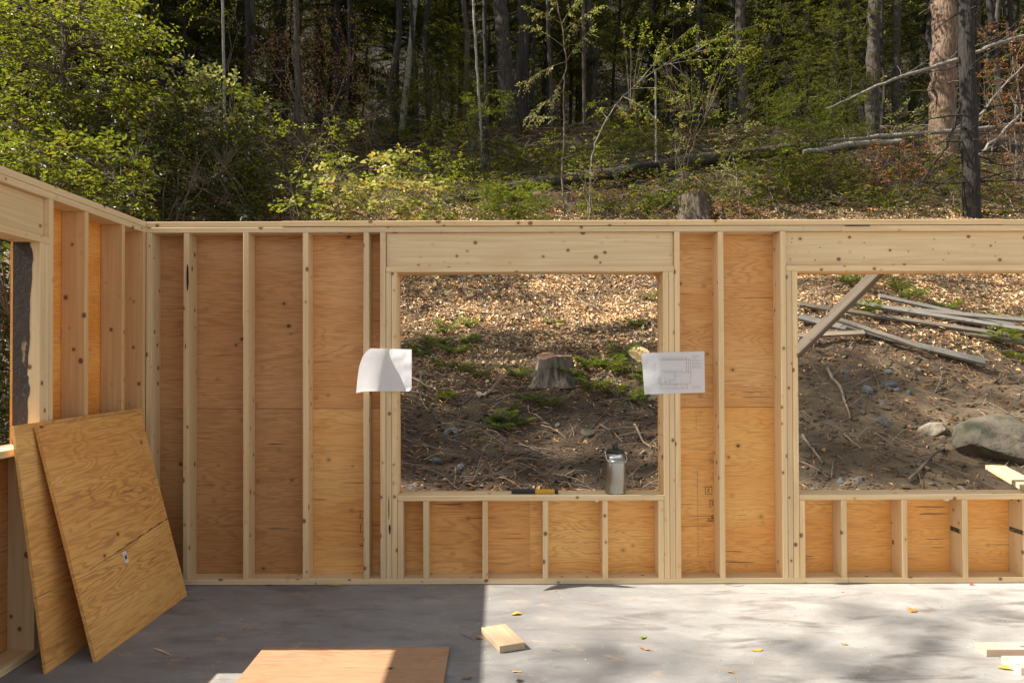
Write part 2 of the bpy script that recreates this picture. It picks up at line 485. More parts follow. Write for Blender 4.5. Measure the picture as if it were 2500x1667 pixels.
M_BARK = mat_bark('grey_brown_bark', (.026, .020, .016), (.09, .073, .056))
M_BARK_DK = mat_bark('dark_bark', (.010, .008, .0065), (.032, .025, .019))
M_BARK_RED = mat_bark('reddish_bark', (.09, .05, .033), (.25, .17, .115), .9, (.36, .15, .07))
M_BARK_PALE = mat_bark('pale_smooth_bark', (.17, .15, .12), (.36, .33, .28), 2.2, (.18, .19, .12))
M_TWIG = simple('twig_bark', (.15, .11, .075), .85, 0, 9, .5)
M_STICK = simple('pale_stick', (.27, .2, .135), .85, 0, 12, .5)
M_MOSS = mat_bark('mossy_bark', (.04, .032, .022), (.085, .064, .045), 1, (.07, .085, .02))

def mat_rock(name, a, b, sc=4.0, moss=None):
    m = NT(name)
    v = m.obj(True)
    n1 = m.noise(v, sc, 6, .65)
    n2 = m.noise(v, sc * 9, 4, .7)
    c = m.mix(m.ramp(n1, [(.3, 0), (.7, 1)]), a, b)
    c = m.mix(m.ramp(n2, [(.5, 0), (.8, .4)]), c, tuple(x * .5 for x in a))
    if moss: c = m.mix(m.ramp(m.noise(v, sc * .8, 4, .6), [(.5, 0), (.62, .7)]), c, moss)
    m.color(c); m.rough(.85); m.bump(m.math('ADD', n1, m.math('MULTIPLY', n2, .3)), .035, 1.0)
    return m.m
M_SLATE = mat_rock('slate_stone', (.065, .068, .07), (.16, .162, .16), 6)
M_ROCK = mat_rock('tan_rock', (.13, .105, .075), (.29, .25, .19), 3)
M_BOULDER = mat_rock('mossy_boulder_stone', (.055, .045, .032), (.155, .13, .09), 3.0, (.05, .06, .028))

def mat_ground():
    m = NT('forest_soil')
    v = m.obj(False)
    n1 = m.noise(v, .7, 5, .6); n2 = m.noise(v, 5, 6, .7); n3 = m.noise(v, 38, 5, .75)
    c = m.mix(m.ramp(n2, [(.3, 0), (.7, 1)]), (.020, .013, .008), (.072, .047, .027))
    c = m.mix(m.ramp(n3, [(.42, 0), (.75, .75)]), c, (.15, .098, .055))
    sep = m.n('ShaderNodeSeparateXYZ', {0: v})
    bare = m.math('MULTIPLY', m.ramp(m.math('MULTIPLY_ADD', sep.outputs[0], .2, -.35), [(.1, 0), (.5, 1)]),
                  m.math('SUBTRACT', 1.0, m.ramp(m.math('MULTIPLY_ADD', sep.outputs[1], .12, -.5), [(.55, 0), (.75, 1)])))
    c = m.mix(m.math('MULTIPLY', bare, m.ramp(n2, [(.3, .25), (.6, .9)])), c, (.165, .118, .066))
    duff = m.ramp(m.math('MULTIPLY_ADD', sep.outputs[1], .2, -1.75), [(.1, 0), (.7, .8)])
    c = m.mix(m.math('MULTIPLY', duff, m.ramp(n3, [(.3, .3), (.7, 1)])), c, (.26, .165, .09))
    c = m.mix(m.ramp(n1, [(.55, 0), (.75, .35)]), c, (.055, .06, .022))
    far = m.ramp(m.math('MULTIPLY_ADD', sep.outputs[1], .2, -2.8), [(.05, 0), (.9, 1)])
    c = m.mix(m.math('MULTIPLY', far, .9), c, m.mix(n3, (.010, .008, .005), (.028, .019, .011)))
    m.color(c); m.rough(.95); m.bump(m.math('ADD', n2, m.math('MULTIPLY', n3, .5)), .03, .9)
    return m.m
M_GROUND = mat_ground()

# ================================================================== SETTING
# concrete slab
YW = 4.944; XW = -2.393           # inner faces of the two walls
DEP = .140; T = .038
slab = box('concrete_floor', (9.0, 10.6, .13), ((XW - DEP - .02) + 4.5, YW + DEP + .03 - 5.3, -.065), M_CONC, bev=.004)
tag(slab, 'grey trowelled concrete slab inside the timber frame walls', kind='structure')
# shift: keep object origin at world zero for stable texture placement
# terrain
xs = np.concatenate([np.linspace(-90, -12, 22), np.linspace(-11.5, -5.1, 26), np.arange(-5, 9.5, .055), np.linspace(9.7, 16, 26), np.linspace(17, 90, 20)])
ys = np.concatenate([np.linspace(-60, 4.6, 16), np.arange(5.1, 16.5, .055), np.linspace(16.6, 26, 90), np.linspace(26.4, 60, 60), np.linspace(62, 150, 14)])
GX, GY = np.meshgrid(xs, ys)
GZ = height(GX, GY)
nx, ny = len(xs), len(ys)
idx = np.arange(nx * ny).reshape(ny, nx)
q = np.stack([idx[:-1, :-1], idx[:-1, 1:], idx[1:, 1:], idx[1:, :-1]], -1).reshape(-1, 4)
mb = MB(); mb.add(np.stack([GX, GY, GZ], -1).reshape(-1, 3), q)
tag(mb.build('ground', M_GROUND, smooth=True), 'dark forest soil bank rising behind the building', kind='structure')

# ================================================================== FRONT WALL
def wx(px, py=985): return P(px, py, YW).x
ZT = 2.391; ZTOP = 2.469
front = thing('timber_wall', 'long stud wall facing the viewer with plywood sheathing and two big window openings', 'wall', (0, YW, 0))
FW = lambda name, L, w, t, c, ax, aw, **k: lumber(name, L, w, t, Vector(c) - Vector((0, YW, 0)), ax, aw, M_LUM, front, **k)
yc = YW + DEP / 2
Xend = 6.0
GAP = .0008
def stud(name, x0, z0, z1, dy=0.0, tone=None):
    return FW(name, z1 - z0 - 2 * GAP, DEP, T - .001, (x0 + T / 2, yc + dy, (z0 + z1) / 2), (0, 0, 1), (0, 1, 0), tone=tone)
def hplate(name, x0, x1, z0, dy=0.0, w=DEP, tone=None, jig=.2):
    return FW(name, x1 - x0 - .002, w, T - .001, ((x0 + x1) / 2, yc + dy, z0 + T / 2), (1, 0, 0), (0, 1, 0), jig=jig, tone=tone)
# plates
hplate('bottom_plate', XW, wx(2068), .002); hplate('bottom_plate', wx(2068), Xend, .002, dy=-.001)
x_j = wx(688, 540)
hplate('top_plate', XW, wx(2055, 550), ZT); hplate('top_plate', wx(2055, 550), Xend, ZT, dy=.002, tone=1.0)
hplate('top_plate', XW, x_j, ZT + T + .001, dy=.003, tone=.9); hplate('top_plate', x_j, wx(2449, 540), ZT + T + .003, dy=-.002, tone=.95); hplate('top_plate', wx(2449, 540), Xend, ZT + T + .001, dy=.001)
# full studs
for k, px in enumerate((355.5, 446.5, 593, 738.7, 887, 1755.5)):
    stud('stud', wx(px), T, ZT, dy=random.uniform(-.001, .003), tone=(.95, .82, .92, 1.0, .9, 1.0)[k])
# window 1
wl = wx(928); stud('king_stud', wl, T, ZT, tone=.95)
ZH = 2.118
jl1 = wl + T + .0015; jl2 = jl1 + T + .001
stud('jack_stud', jl1, T, ZH, dy=.003, tone=.97); stud('jack_stud', jl2, T, ZH, tone=1.0)
o1 = jl2 + T
kr = wx(1648); stud('king_stud', kr, T, ZT, tone=1.03)
stud('jack_stud', kr - T - .001, T, ZH, dy=.002); stud('jack_stud', kr - 2 * T - .002, T, ZH, tone=1.04)
o2 = kr - 2 * T - .002
# header lies on the jacks
def header(x0, x1, rec=.022):
    for j in range(3):
        FW('header_board', x1 - x0 - .003, .234, T - .001, ((x0 + x1) / 2, YW + rec + T / 2 + j * T, ZH + T + .118), (1, 0, 0), (0, 0, 1), jig=0, tone=1.0)
    hplate('header_plate', x0, x1, ZH, tone=1.02)
header(jl1 + .001, kr - .001)
ZS = .564
hplate('window_sill', o1 + .0005, o2 - .0005, ZS, tone=1.02)
for px, t_ in ((None, .95), (1032.8, .95), (1177.5, .9), (1325, 1.0), (1471, 1.0)):
    stud('cripple_stud', (o1 + .001) if px is None else wx(px, 1310), T, ZS, tone=t_)
stud('cripple_stud', o2 - T - .001, T, ZS, tone=1.05)
# window 2
kl = wx(1908); stud('king_stud', kl, T, ZT, tone=1.02)
stud('jack_stud', kl + T + .001, T, ZH, dy=.002); stud('jack_stud', kl + 2 * T + .002, T, ZH)
o3 = kl + 3 * T + .002
kr2 = o3 + 2.55; stud('king_stud', kr2 + 2 * T, T, ZT); stud('jack_stud', kr2, T, ZH); stud('jack_stud', kr2 + T + .001, T, ZH)
header(kl + T + .001, kr2 + 2 * T - .001, .034)
hplate('window_sill', o3 + .0005, kr2 - .0005, ZS, dy=.002, tone=1.0)
cr2 = []
for px in (None, 2054.5, 2202, 2350, 2498):
    cr2.append(stud('cripple_stud', (o3 + .001) if px is None else wx(px, 1310), T, ZS, dy=random.uniform(-.001, .002)))
stud('cripple_stud', kr2 - T - .001, T, ZS)
for x in (kr2 + .5, Xend - .05): stud('stud', x, T, ZT)
# sheathing: plywood sheets nailed to the outside, cut out round the windows
SY = YW + DEP + .001; ST = .0125; ZSEAM = 1.183; B0 = .004; ZP = ZTOP - .006
def sheet(poly, x0, z0, mat=M_PLY, tone=(1, 1, 1)):
    return prism('sheathing_panel', [(u - x0, v - z0) for u, v in poly], ST, mat, front, (x0, SY - YW, z0), tone=tone)
def arc(cx, cz, r, a0, a1, n=5):
    return [(cx + r * math.cos(math.radians(a0 + (a1 - a0) * i / n)), cz + r * math.sin(math.radians(a0 + (a1 - a0) * i / n))) for i in range(n + 1)]
xa = XW - DEP + .002; xb = wx(745); xc = o2 + .45 if False else 1.0 * (o1 + o2) / 2
e = .003; rc = .035
a1_, a2_ = o1 - e + .006, o2 + e - .008
b1_, b2_ = o3 - e + .006, kr2 - .003
zt_, zb_ = ZH - .006, ZS + T + .004
seamx = wx(1765)
sheet([(xa, B0), (xb - .001, B0), (xb - .001, ZSEAM), (xa, ZSEAM)], xa, B0, M_PLY_RED, (.74, .72, .74))  # corner shade painted in: both far-left panels get a darker tone
for xl, xr in ((xa, a1_ - .004), (a2_ + .004, b1_ - .004), (b2_ + .004, Xend)):
    box('seam_strip', (xr - xl, .012, .05), ((xl + xr) / 2, SY - YW + ST + .0065, ZSEAM + .001), M_GAP, front)
sheet([(xa, ZSEAM + .003), (xb + .0, ZSEAM + .003), (xb, ZP), (xa, ZP)], xa, ZSEAM, M_PLY_RED, (.80, .78, .82))
# lower sheet with the window notch
sheet([(xb + .001, B0), (xc, B0), (xc, zb_), *arc(a1_ + rc, zb_ + rc, rc, 270, 180), (a1_, ZSEAM), (xb + .001, ZSEAM)], xb, B0, M_PLY, (1.06, .98, .88))
sheet([(xc + .001, B0), (seamx, B0), (seamx, ZSEAM), (a2_, ZSEAM), *arc(a2_ - rc, zb_ + rc, rc, 0, -90), (xc + .001, zb_)], xc, B0, M_PLY, (1.18, 1.1, .9))
sheet([(xb + .001, ZSEAM + .003), (a1_, ZSEAM + .003), *arc(a1_ + rc, zt_ - rc, rc, 180, 90), (xc, zt_ + .008), (xc, ZP), (xb + .001, ZP)], xb, ZSEAM, M_PLY_RED, (1.05, 1.03, 1.05))
sheet([(xc + .001, zt_ + .008), *arc(a2_ - rc, zt_ - rc, rc, 90, 0), (a2_, ZSEAM + .003), (seamx, ZSEAM + .003), (seamx, ZP), (xc + .001, ZP)], xc, ZSEAM, M_PLY, (1.0, .93, .90))
sheet([(seamx + .001, B0), (Xend, B0), (Xend, zb_ - .01), (b1_ + rc, zb_), *arc(b1_ + rc, zb_ + rc, rc, 270, 180), (b1_, ZSEAM), (seamx + .001, ZSEAM)], seamx, B0, M_PLY, (1.15, 1.04, .8))
sheet([(seamx + .001, ZSEAM + .003), (b1_, ZSEAM + .003), *arc(b1_ + rc, zt_ - rc, rc, 180, 90), (b2_, zt_ + .004), (b2_, ZP), (seamx + .001, ZP)], seamx, ZSEAM, M_PLY, (1.0, .93, .88))
sheet([(b2_, zb_), (Xend, zb_), (Xend, ZP), (b2_ + .001, ZP)], b2_, zb_, M_PLY)

# printed and pencilled marks on the sheathing and studs
def strokes(name, segs, w, origin, parent, U=(1, 0, 0), V=(0, 0, 1), mat=M_INK, off=.0012):
    """thin flat strokes in the plane U,V; flat print"""
    mb = MB(); U = Vector(U); V = Vector(V); N = U.cross(V)
    for (x0, z0, x1, z1) in segs:
        a = U * x0 + V * z0 + N * off; b = U * x1 + V * z1 + N * off
        d = (b - a); L = d.length
        if L < 1e-6: continue
        d /= L; s_ = d.cross(N) * (w / 2); d2 = d * (w * .3)
        h = N * .0004
        vs = [a - s_ - d2, b - s_ + d2, b + s_ + d2, a + s_ - d2]
        mb.add([tuple(p) for p in vs] + [tuple(p + h) for p in vs], [[0, 1, 2, 3], [4, 5, 6, 7], [0, 1, 5, 4], [2, 3, 7, 6]])
    return link(name, mb.mesh(name, mat), parent, loc=origin)
def glyph(s, x, z, h, flip=True, w=.55):
    G = {'2': [(0, .8, .2, 1), (.2, 1, .8, 1), (.8, 1, 1, .75), (1, .75, 0, 0), (0, 0, 1, 0)],
         '3': [(0, 1, .9, 1), (.9, 1, .9, .55), (.9, .55, .3, .5), (.9, .5, .95, 0), (.95, 0, 0, 0)],
         'Y': [(0, 1, .5, .5), (1, 1, .5, .5), (.5, .5, .5, 0)], 'A': [(0, 0, .5, 1), (.5, 1, 1, 0), (.2, .4, .8, .4)],
         'D': [(0, 0, 0, 1), (0, 1, .8, .85), (.8, .85, .9, .2), (.9, .2, 0, 0)],
         '7': [(0, 1, 1, 1), (1, 1, .4, 0)], '.': [(.4, 0, .6, .08)], 'I': [(.5, 0, .5, 1)], 'L': [(0, 1, 0, 0), (0, 0, 1, 0)],
         'H': [(0, 0, 0, 1), (1, 0, 1, 1), (0, .5, 1, .5)], 'E': [(0, 0, 0, 1), (0, 1, 1, 1), (0, .5, .8, .5), (0, 0, 1, 0)], 'T': [(.5, 0, .5, 1), (0, 1, 1, 1)], 'B': [(0, 0, 0, 1), (0, 1, .9, .9), (.9, .9, .8, .5), (0, .5, .8, .5), (.8, .5, 1, .1), (1, .1, 0, 0)],
         'S': [(1, 1, 0, .9), (0, .9, 0, .55), (0, .55, 1, .45), (1, .45, 1, .1), (1, .1, 0, 0)], '0': [(0, 0, 1, 0), (1, 0, 1, 1), (1, 1, 0, 1), (0, 1, 0, 0)], 'N': [(0, 0, 0, 1), (0, 1, 1, 0), (1, 0, 1, 1)]}[s]
    out = []
    for a, b, c, d in G:
        if flip: a, b, c, d = 1 - a, 1 - b, 1 - c, 1 - d
        out.append((x + a * h * w, z + b * h, x + c * h * w, z + d * h))
    return out
def sp(px, py): p = P(px, py, SY); return p.x, p.z
def rect(x, z, w, h, sk=0): return [(x, z, x + w, z), (x + w, z, x + w + sk, z + h), (x + w + sk, z + h, x, z + h), (x, z + h, x, z)]
segs = []
x, z = sp(1722, 1205); segs += rect(x, z, .046, .048) + glyph('2', x + .015, z + .013, .022)
x, z = sp(1733, 1237); segs += [(x, z, x, z + .048), (x, z, x + .012, z), (x, z + .048, x + .035, z + .048)] + glyph('3', x + .014, z + .012, .024)
x, z = sp(1729, 1268); segs += [(x, z + .012, x, z), (x, z, x + .045, z), (x - .008, z - .009, x + .045, z - .009)] + glyph('D', x + .02, z + .008, .022) + glyph('Y', x + .034, z + .008, .022)
strokes('panel_marking', segs, .0035, (0, SY - YW - .0, 0), front)
segs = []
for py in (1100, 1104, 1108, 1121, 1125, 1128, 1131, 1139, 1142, 1154, 1156, 1163, 1167, 1170, 1174):
    x, z = sp(1745, py); n_ = random.uniform(.012, .045); a = -n_
    while a < -.003:
        b = a + random.uniform(.003, .01); segs.append((x + a, z, x + min(b, 0), z + random.uniform(-.002, .002))); a = b + .004
strokes('panel_marking', segs, .0022, (0, SY - YW, 0), front)
segs = []
x, z = sp(1695, 1000); segs += [(x + .012, z, x + .012, z - .15), (x + .02, z - .42, x + .021, z - 1.02)]
strokes('pencil_line', segs, .0012, (0, SY - YW, 0), front)
# bracket marks near the left window stud
segs = []
x, z = sp(876, 1265); segs += [(x, z, x + .035, z), (x, z + .05, x + .035, z + .05)] + glyph('7', x + .006, z + .012, .024) + glyph('.', x + .004, z + .008, .02)
x, z = sp(880, 1298); segs += [(x, z, x, z + .05), (x, z + .05, x + .012, z + .05), (x, z, x + .012, z)]
x, z = sp(876, 1330); segs += [(x, z, x + .035, z), (x + .01, z - .006, x + .035, z - .006)]
for py in range(1150, 1235, 7):
    x, z = sp(904, py); segs += [(x + .004, z, x + .004, z - .008), (x + .004, z, x + .012, z)]
strokes('panel_marking', segs, .003, (0, SY - YW, 0), front)
# black mill stamps on two right cripples and small ones elsewhere
def mill_stamp(par, L, side=-1, rows=3, u0=-.05, w=.10):
    segs = []
    x = 0.0
    hh = .026
    segs += rect(0, 0, w, hh)
    n_ = int(w / .014)
    for i in range(n_):
        gl = random.choice('SEHBNAT0')
        segs += glyph(gl, .004 + i * .0138, .004, .008, False, .9) + glyph(random.choice('SEHBNAT0'), .004 + i * .0138, .015, .008, False, .9)
        if i % 2: segs.append((.004 + i * .0138, .0065, .014 + i * .0138, .0065))
    return segs
for c_, zc, w in ((cr2[3], .33, .105), (cr2[4], .325, .13)):
    ctr = c_.location
    strokes('mill_stamp', mill_stamp(None, 0, w=w), .0034, (ctr.x - T / 2 - .0005, DEP - .012, zc), front, (0, -1, 0), (0, 0, 1), off=.001)
strokes('mill_stamp', mill_stamp(None, 0, w=.034), .003, (o2 - .0005 - .001, .055, P(1618, 1115, YW).z - .02), front, (0, -1, 0), (0, 0, 1), off=.001)
strokes('mill_stamp', mill_stamp(None, 0, w=.03), .0025, (wx(900) + .002, .05, P(900, 957, YW).z - .02), front, (0, 1, 0), (0, 0, 1), off=.001)
box('shim', (.022, .03, .006), (wx(1458, 1225), .02, ZS - .004), M_WHITE, front)
box('shim', (.03, .03, .006), (wx(2313, 1222), .02, ZS - .004), M_WHITE, front)
# a torn pocket in the double top plate above the second window
box('torn_pocket', (.17, .004, .006), (wx(2093, 548), -.001, ZT + T - .002), M_GAP, front)
# nail heads in the header over the second window
mbn = MB()
for zx, zy in ((872, 215), (869, 240), (861, 345), (1020, 352), (1050, 272), (1332, 242), (1332, 337), (1780, 220), (1770, 285), (1838, 352), (2168, 238), (2168, 327), (1500, 290), (1870, 310)):
    p = P(1600 + zx / 2.613, 500 + zy / 2.613, YW + .034); n = 8
    ring = [(p.x + .0042 * math.cos(2 * math.pi * i / n), .0335, p.z + .0042 * math.sin(2 * math.pi * i / n)) for i in range(n)]
    mbn.add(ring + [(p.x, .0325, p.z)], [[i, (i + 1) % n, n, n] for i in range(n)])
tag(mbn.build('nail_heads', M_INK, front), kind='stuff')
# bark pocket in the second stud
mbk = MB()
def blob_patch(mb, cx, cz, w, h, y, n=14, seed=0):
    r_ = random.Random(seed)
    pts = [(cx + w / 2 * math.cos(a) * r_.uniform(.75, 1.1), y, cz + h / 2 * math.sin(a) * r_.uniform(.9, 1.05)) for a in [2 * math.pi * i / n for i in range(n)]]
    pts += [(p[0], y - .0015, p[2]) for p in pts] + [(cx, y - .0018, cz)]
    mb.add(pts, [[i, (i + 1) % n, n + (i + 1) % n, n + i] for i in range(n)] + [[n + i, n + (i + 1) % n, 2 * n, 2 * n] for i in range(n)])
zz = lambda py: P(455, py, YW).z
blob_patch(mbk, wx(457.5), zz(678), .016, .19, -.0005, seed=3); blob_patch(mbk, wx(453), zz(845), .006, .035, -.0005, seed=4)
blob_patch(mbk, wx(951), P(951, 1292, YW).z, .014, .07, .0025, seed=5); blob_patch(mbk, wx(949), P(951, 1240, YW).z, .006, .16, .0025, seed=6)
mbk.build('bark_pocket', M_GAP, front)

# ================================================================== LEFT WALL
left = thing('timber_wall', 'side stud wall at the left with a window opening, two plywood sheets leaning on it', 'wall', (XW, 0, 0))
LW = lambda name, L, w, t, c, ax, aw, **k: lumber(name, L, w, t, Vector(c) - Vector((XW, 0, 0)), ax, aw, M_LUM, left, **k)
xm = XW - DEP / 2
Y0 = -1.2; Y1 = YW + DEP
def lstud(name, y0, z0, z1, tone=None): return LW(name, z1 - z0 - 2 * GAP, DEP, T - .001, (xm, y0 + T / 2, (z0 + z1) / 2), (0, 0, 1), (1, 0, 0), tone=tone)
def lplate(name, y0, y1, z0, tone=None, dx=0): return LW(name, y1 - y0 - .002, DEP, T - .001, (xm + dx, (y0 + y1) / 2, z0 + T / 2), (0, 1, 0), (1, 0, 0), jig=.2, tone=tone)
lplate('bottom_plate', Y0, Y1, .002); lplate('top_plate', Y0, 3.0, ZT); lplate('top_plate', 3.0, Y1, ZT); lplate('top_plate', Y0, Y1, ZT + T + .001, dx=-.001)
for y, t_ in ((4.215, .93), (4.632, .85), (4.9045, .88)): lstud('stud', y, T, ZT, tone=t_).color = (t_, t_ * .86, t_ * .72, 1)  # warm bounce light painted into the stud tint
JF = 3.80; JN = 2.05; ZLS = 1.052; ZLH = 2.146
lstud('king_stud', JF + 2 * T + .002, T, ZT, tone=1.0); lstud('jack_stud', JF, T, ZLH, tone=1.0); lstud('jack_stud', JF + T + .001, T, ZLH, tone=1.03)
lstud('king_stud', JN - 3 * T - .002, T, ZT); lstud('jack_stud', JN - T, T, ZLH); lstud('jack_stud', JN - 2 * T - .001, T, ZLH)
for j in range(3):
    LW('header_board', (JF + 2 * T) - (JN - 2 * T) - .003, .206, T - .001, (XW - .03 - T / 2 - j * (T - .002), (JF + JN) / 2, ZLH + T + .103), (0, 1, 0), (0, 0, 1), jig=0)
lplate('header_plate', JN - 2 * T, JF + 2 * T, ZLH, dx=.0)
lplate('window_sill', JN, JF, ZLS)
for y in (JF - T - .001, JF - T - .406, JF - T - .812, JF - T - 1.219, JN + .001): lstud('cripple_stud', y, T, ZLS, tone=.8)
for y in (1.4, 1.0, .6, .2, -.2, -.6, -1.19): lstud('stud', y, T, ZT)
SX = XW - DEP - .001
def lsheet(poly, y0, z0, mat=M_PLY, tone=(1, 1, 1)):
    # local u runs towards +Y; outside face is at smaller x
    return prism('sheathing_panel', [(u - y0, v - z0) for u, v in poly], ST, mat, left, (SX - XW, y0, z0), U=(0, 1, 0), V=(0, 0, 1), tone=tone)
yb, ya = JF - .003, JN + .003
box('seam_strip', (.012, Y1 - .01 - yb, .05), (SX - XW - ST - .0065, (Y1 + yb) / 2, ZSEAM + .001), M_GAP, left)
zlt, zlb = ZLH + .004, ZLS + T + .002
lsheet([(yb, B0), (Y1 - .002, B0), (Y1 - .002, ZSEAM), (yb, ZSEAM)], yb, B0, M_PLY, (1.05, .85, .6))  # orange bounce glow painted into the tone of this panel and the next
lsheet([(yb, ZSEAM + .003), (Y1 - .002, ZSEAM + .003), (Y1 - .002, ZP), (yb, ZP)], yb, ZSEAM, M_PLY, (1.15, .88, .5))
lsheet([(Y0, B0), (yb - .001, B0), (yb - .001, zlb), (ya, zlb), (Y0, zlb)], Y0, B0, M_PLY_RED)
lsheet([(Y0, zlb + .0004), (ya, zlb + .0004), (ya, zlt), (yb - .001, zlt), (yb - .001, ZP), (Y0, ZP)], Y0, zlb, M_PLY)
# rough dark bark (wane) on the jamb of the side window
mbw = MB()
pts = [(0, 0), (.075, 0), (.08, .22), (.088, .30), (.075, .36), (.085, .55), (.09, .75), (.10, .98), (.088, 1.05), (.05, 1.085), (.0, 1.09)]
r_ = random.Random(5); poly = []
for (a, b), (c, d) in zip(pts, pts[1:] + pts[:1]):
    for k in range(4):
        t = k / 4; jj = .004 if 0 < a else 0
        poly.append((a + (c - a) * t + r_.uniform(-jj, jj), b + (d - b) * t + r_.uniform(-.004, .004)))
bm = bmesh.new()
f = bm.faces.new([bm.verts.new((u, 0, v)) for u, v in poly])
rr = bmesh.ops.extrude_face_region(bm, geom=[f])
for g in rr['geom']:
    if isinstance(g, bmesh.types.BMVert): g.co.y -= .003
bmesh.ops.recalc_face_normals(bm, faces=bm.faces)
bmesh.ops.triangulate(bm, faces=[x for x in bm.faces if len(x.verts) > 4])
mw_ = NT('dark_wane_bark')
v_ = mw_.obj(False)
c_ = mw_.mix(mw_.noise(v_, 14, 5, .7), (.022, .016, .012), (.085, .058, .038))
c_ = mw_.mix(mw_.ramp(mw_.noise(mw_.mul(v_, (1, 1, .45)), 11, 4, .6), [(.6, 0), (.64, .8)]), c_, (.42, .29, .16))
dots = mw_.math('SUBTRACT', 1.0, mw_.ramp(mw_.vor(v_, 75), [(.13, 0), (.2, 1)]))
c_ = mw_.mix(mw_.math('MULTIPLY', dots, mw_.ramp(mw_.noise(v_, 9, 2), [(.48, 0), (.56, .8)])), c_, (.12, .2, .38))
mw_.color(c_); mw_.rough(.9); mw_.bump(mw_.noise(v_, 30, 5, .7), .008, 1)
link('bark_patch', bm_mesh('bark_patch', bm, mw_.m), left, loc=(-DEP + .0005, JF - .0005, ZLS + T + .001))

# ================================================================== THINGS INSIDE
def leaning_sheet(label, yA, yB, xbot, xtop, ztop, mat, tone, th=.015):
    b = Vector((xbot, yA, .001)); up = Vector((xtop - xbot, 0, ztop)).normalized(); L = math.hypot(xtop - xbot, ztop)
    W = yB - yA
    s = thing('plywood_sheet', label, 'plywood sheet', b)
    # U x V faces away from the wall (towards +x)
    o = prism('panel', [(0, 0), (W, 0), (W, L), (0, L)], th, mat, s, (0, 0, 0), U=(0, 1, 0), V=up, tone=tone)
    return s, b, up, W, L
s1, *_ = leaning_sheet('larger plywood sheet standing behind the other one, almost upright against the side wall', 3.565, 4.84, -2.205, -2.372, 1.207, M_PLY_WAVE, (1.2, 1.1, .85))
s2, b2, up2, W2, L2 = leaning_sheet('front plywood sheet with a small white barcode sticker, leaning in the left corner', 3.70, 4.735, -2.036, -2.346, 1.19, M_PLY_WAVE, (1.2, 1.08, .82), .018)
s2.rotation_euler = (0, 0, math.radians(-1.0))
# sticker on the front sheet
Nrm = Vector((0, 1, 0)).cross(up2)
def on_sheet(u, v, off=.0): return Vector((0, 1, 0)) * u + up2 * v + Nrm * off
st = thing('x', 'x', 'x'); bpy.data.objects.remove(st)
bm = box_bm(.036, .0008, .062)
me = bm_mesh('sticker', bm, M_WHITE)
pS = on_sheet(.47, .415, .0015)
R_ = Matrix((Vector((0, 1, 0)), -Nrm, up2)).transposed()
stk = link('sticker', me, s2, mw=Matrix.Translation(pS) @ (R_ @ Matrix.Rotation(math.radians(-6), 3, 'Y')).to_4x4())
segs = [(x_, -.012, x_, .010) for x_ in (-.011, -.008, -.0065, -.003, -.001, .002, .0045, .006, .009, .011)] + [(-.012, .018, .010, .018), (-.012, .022, .004, .022), (-.012, -.02, .008, -.02), (-.006, -.015, .01, -.015)]
strokes('barcode', segs, .0013, (0, -.0005, 0), stk, off=.0006)
# long split in the front sheet
mbs = MB()
n_ = 26
ln = [on_sheet(.12 + (W2 - .12) * i / n_, .44 + .075 * (i / n_) + .002 * math.sin(i * 1.7), .0006) for i in range(n_ + 1)]
for i in range(n_):
    w = .0006 + .003 * abs(math.sin(i * .9 + .5)) * (i / n_ + .2)
    vs = [ln[i] - up2 * w, ln[i + 1] - up2 * w, ln[i + 1] + up2 * w, ln[i] + up2 * w]
    mbs.add([tuple(v) for v in vs] + [tuple(v + Nrm * .0003) for v in vs], [[0, 1, 2, 3], [4, 5, 6, 7]])
mbs.build('split', M_GAP, s2)

fs = thing('plywood_sheet', 'plywood sheet lying flat on the slab at the bottom edge, half in sun', 'plywood sheet', (-.746, 3.0, 0))
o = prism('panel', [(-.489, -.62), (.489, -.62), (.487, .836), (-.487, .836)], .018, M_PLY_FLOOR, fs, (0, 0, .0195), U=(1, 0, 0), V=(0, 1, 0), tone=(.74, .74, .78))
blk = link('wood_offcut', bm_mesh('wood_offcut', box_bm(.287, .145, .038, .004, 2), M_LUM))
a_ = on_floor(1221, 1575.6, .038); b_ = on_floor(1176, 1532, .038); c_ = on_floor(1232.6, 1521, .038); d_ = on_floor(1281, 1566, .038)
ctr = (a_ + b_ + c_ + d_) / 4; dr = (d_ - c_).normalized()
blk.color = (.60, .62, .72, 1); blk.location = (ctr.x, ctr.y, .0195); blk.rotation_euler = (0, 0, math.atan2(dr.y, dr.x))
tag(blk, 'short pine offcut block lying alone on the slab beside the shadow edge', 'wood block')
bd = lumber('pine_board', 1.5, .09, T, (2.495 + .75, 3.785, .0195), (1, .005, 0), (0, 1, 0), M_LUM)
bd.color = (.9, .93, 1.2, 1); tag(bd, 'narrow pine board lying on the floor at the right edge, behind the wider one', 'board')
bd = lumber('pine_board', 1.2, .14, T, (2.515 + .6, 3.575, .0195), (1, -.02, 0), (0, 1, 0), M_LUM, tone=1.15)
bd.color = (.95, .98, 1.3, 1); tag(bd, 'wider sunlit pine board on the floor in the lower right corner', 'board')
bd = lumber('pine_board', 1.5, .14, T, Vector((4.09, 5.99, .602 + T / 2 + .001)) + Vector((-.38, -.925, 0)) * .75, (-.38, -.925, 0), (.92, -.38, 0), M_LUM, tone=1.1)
bd.color = (.85, .86, .95, 1); tag(bd, 'loose pine board resting across the sill of the right window, its end poking outside', 'board')

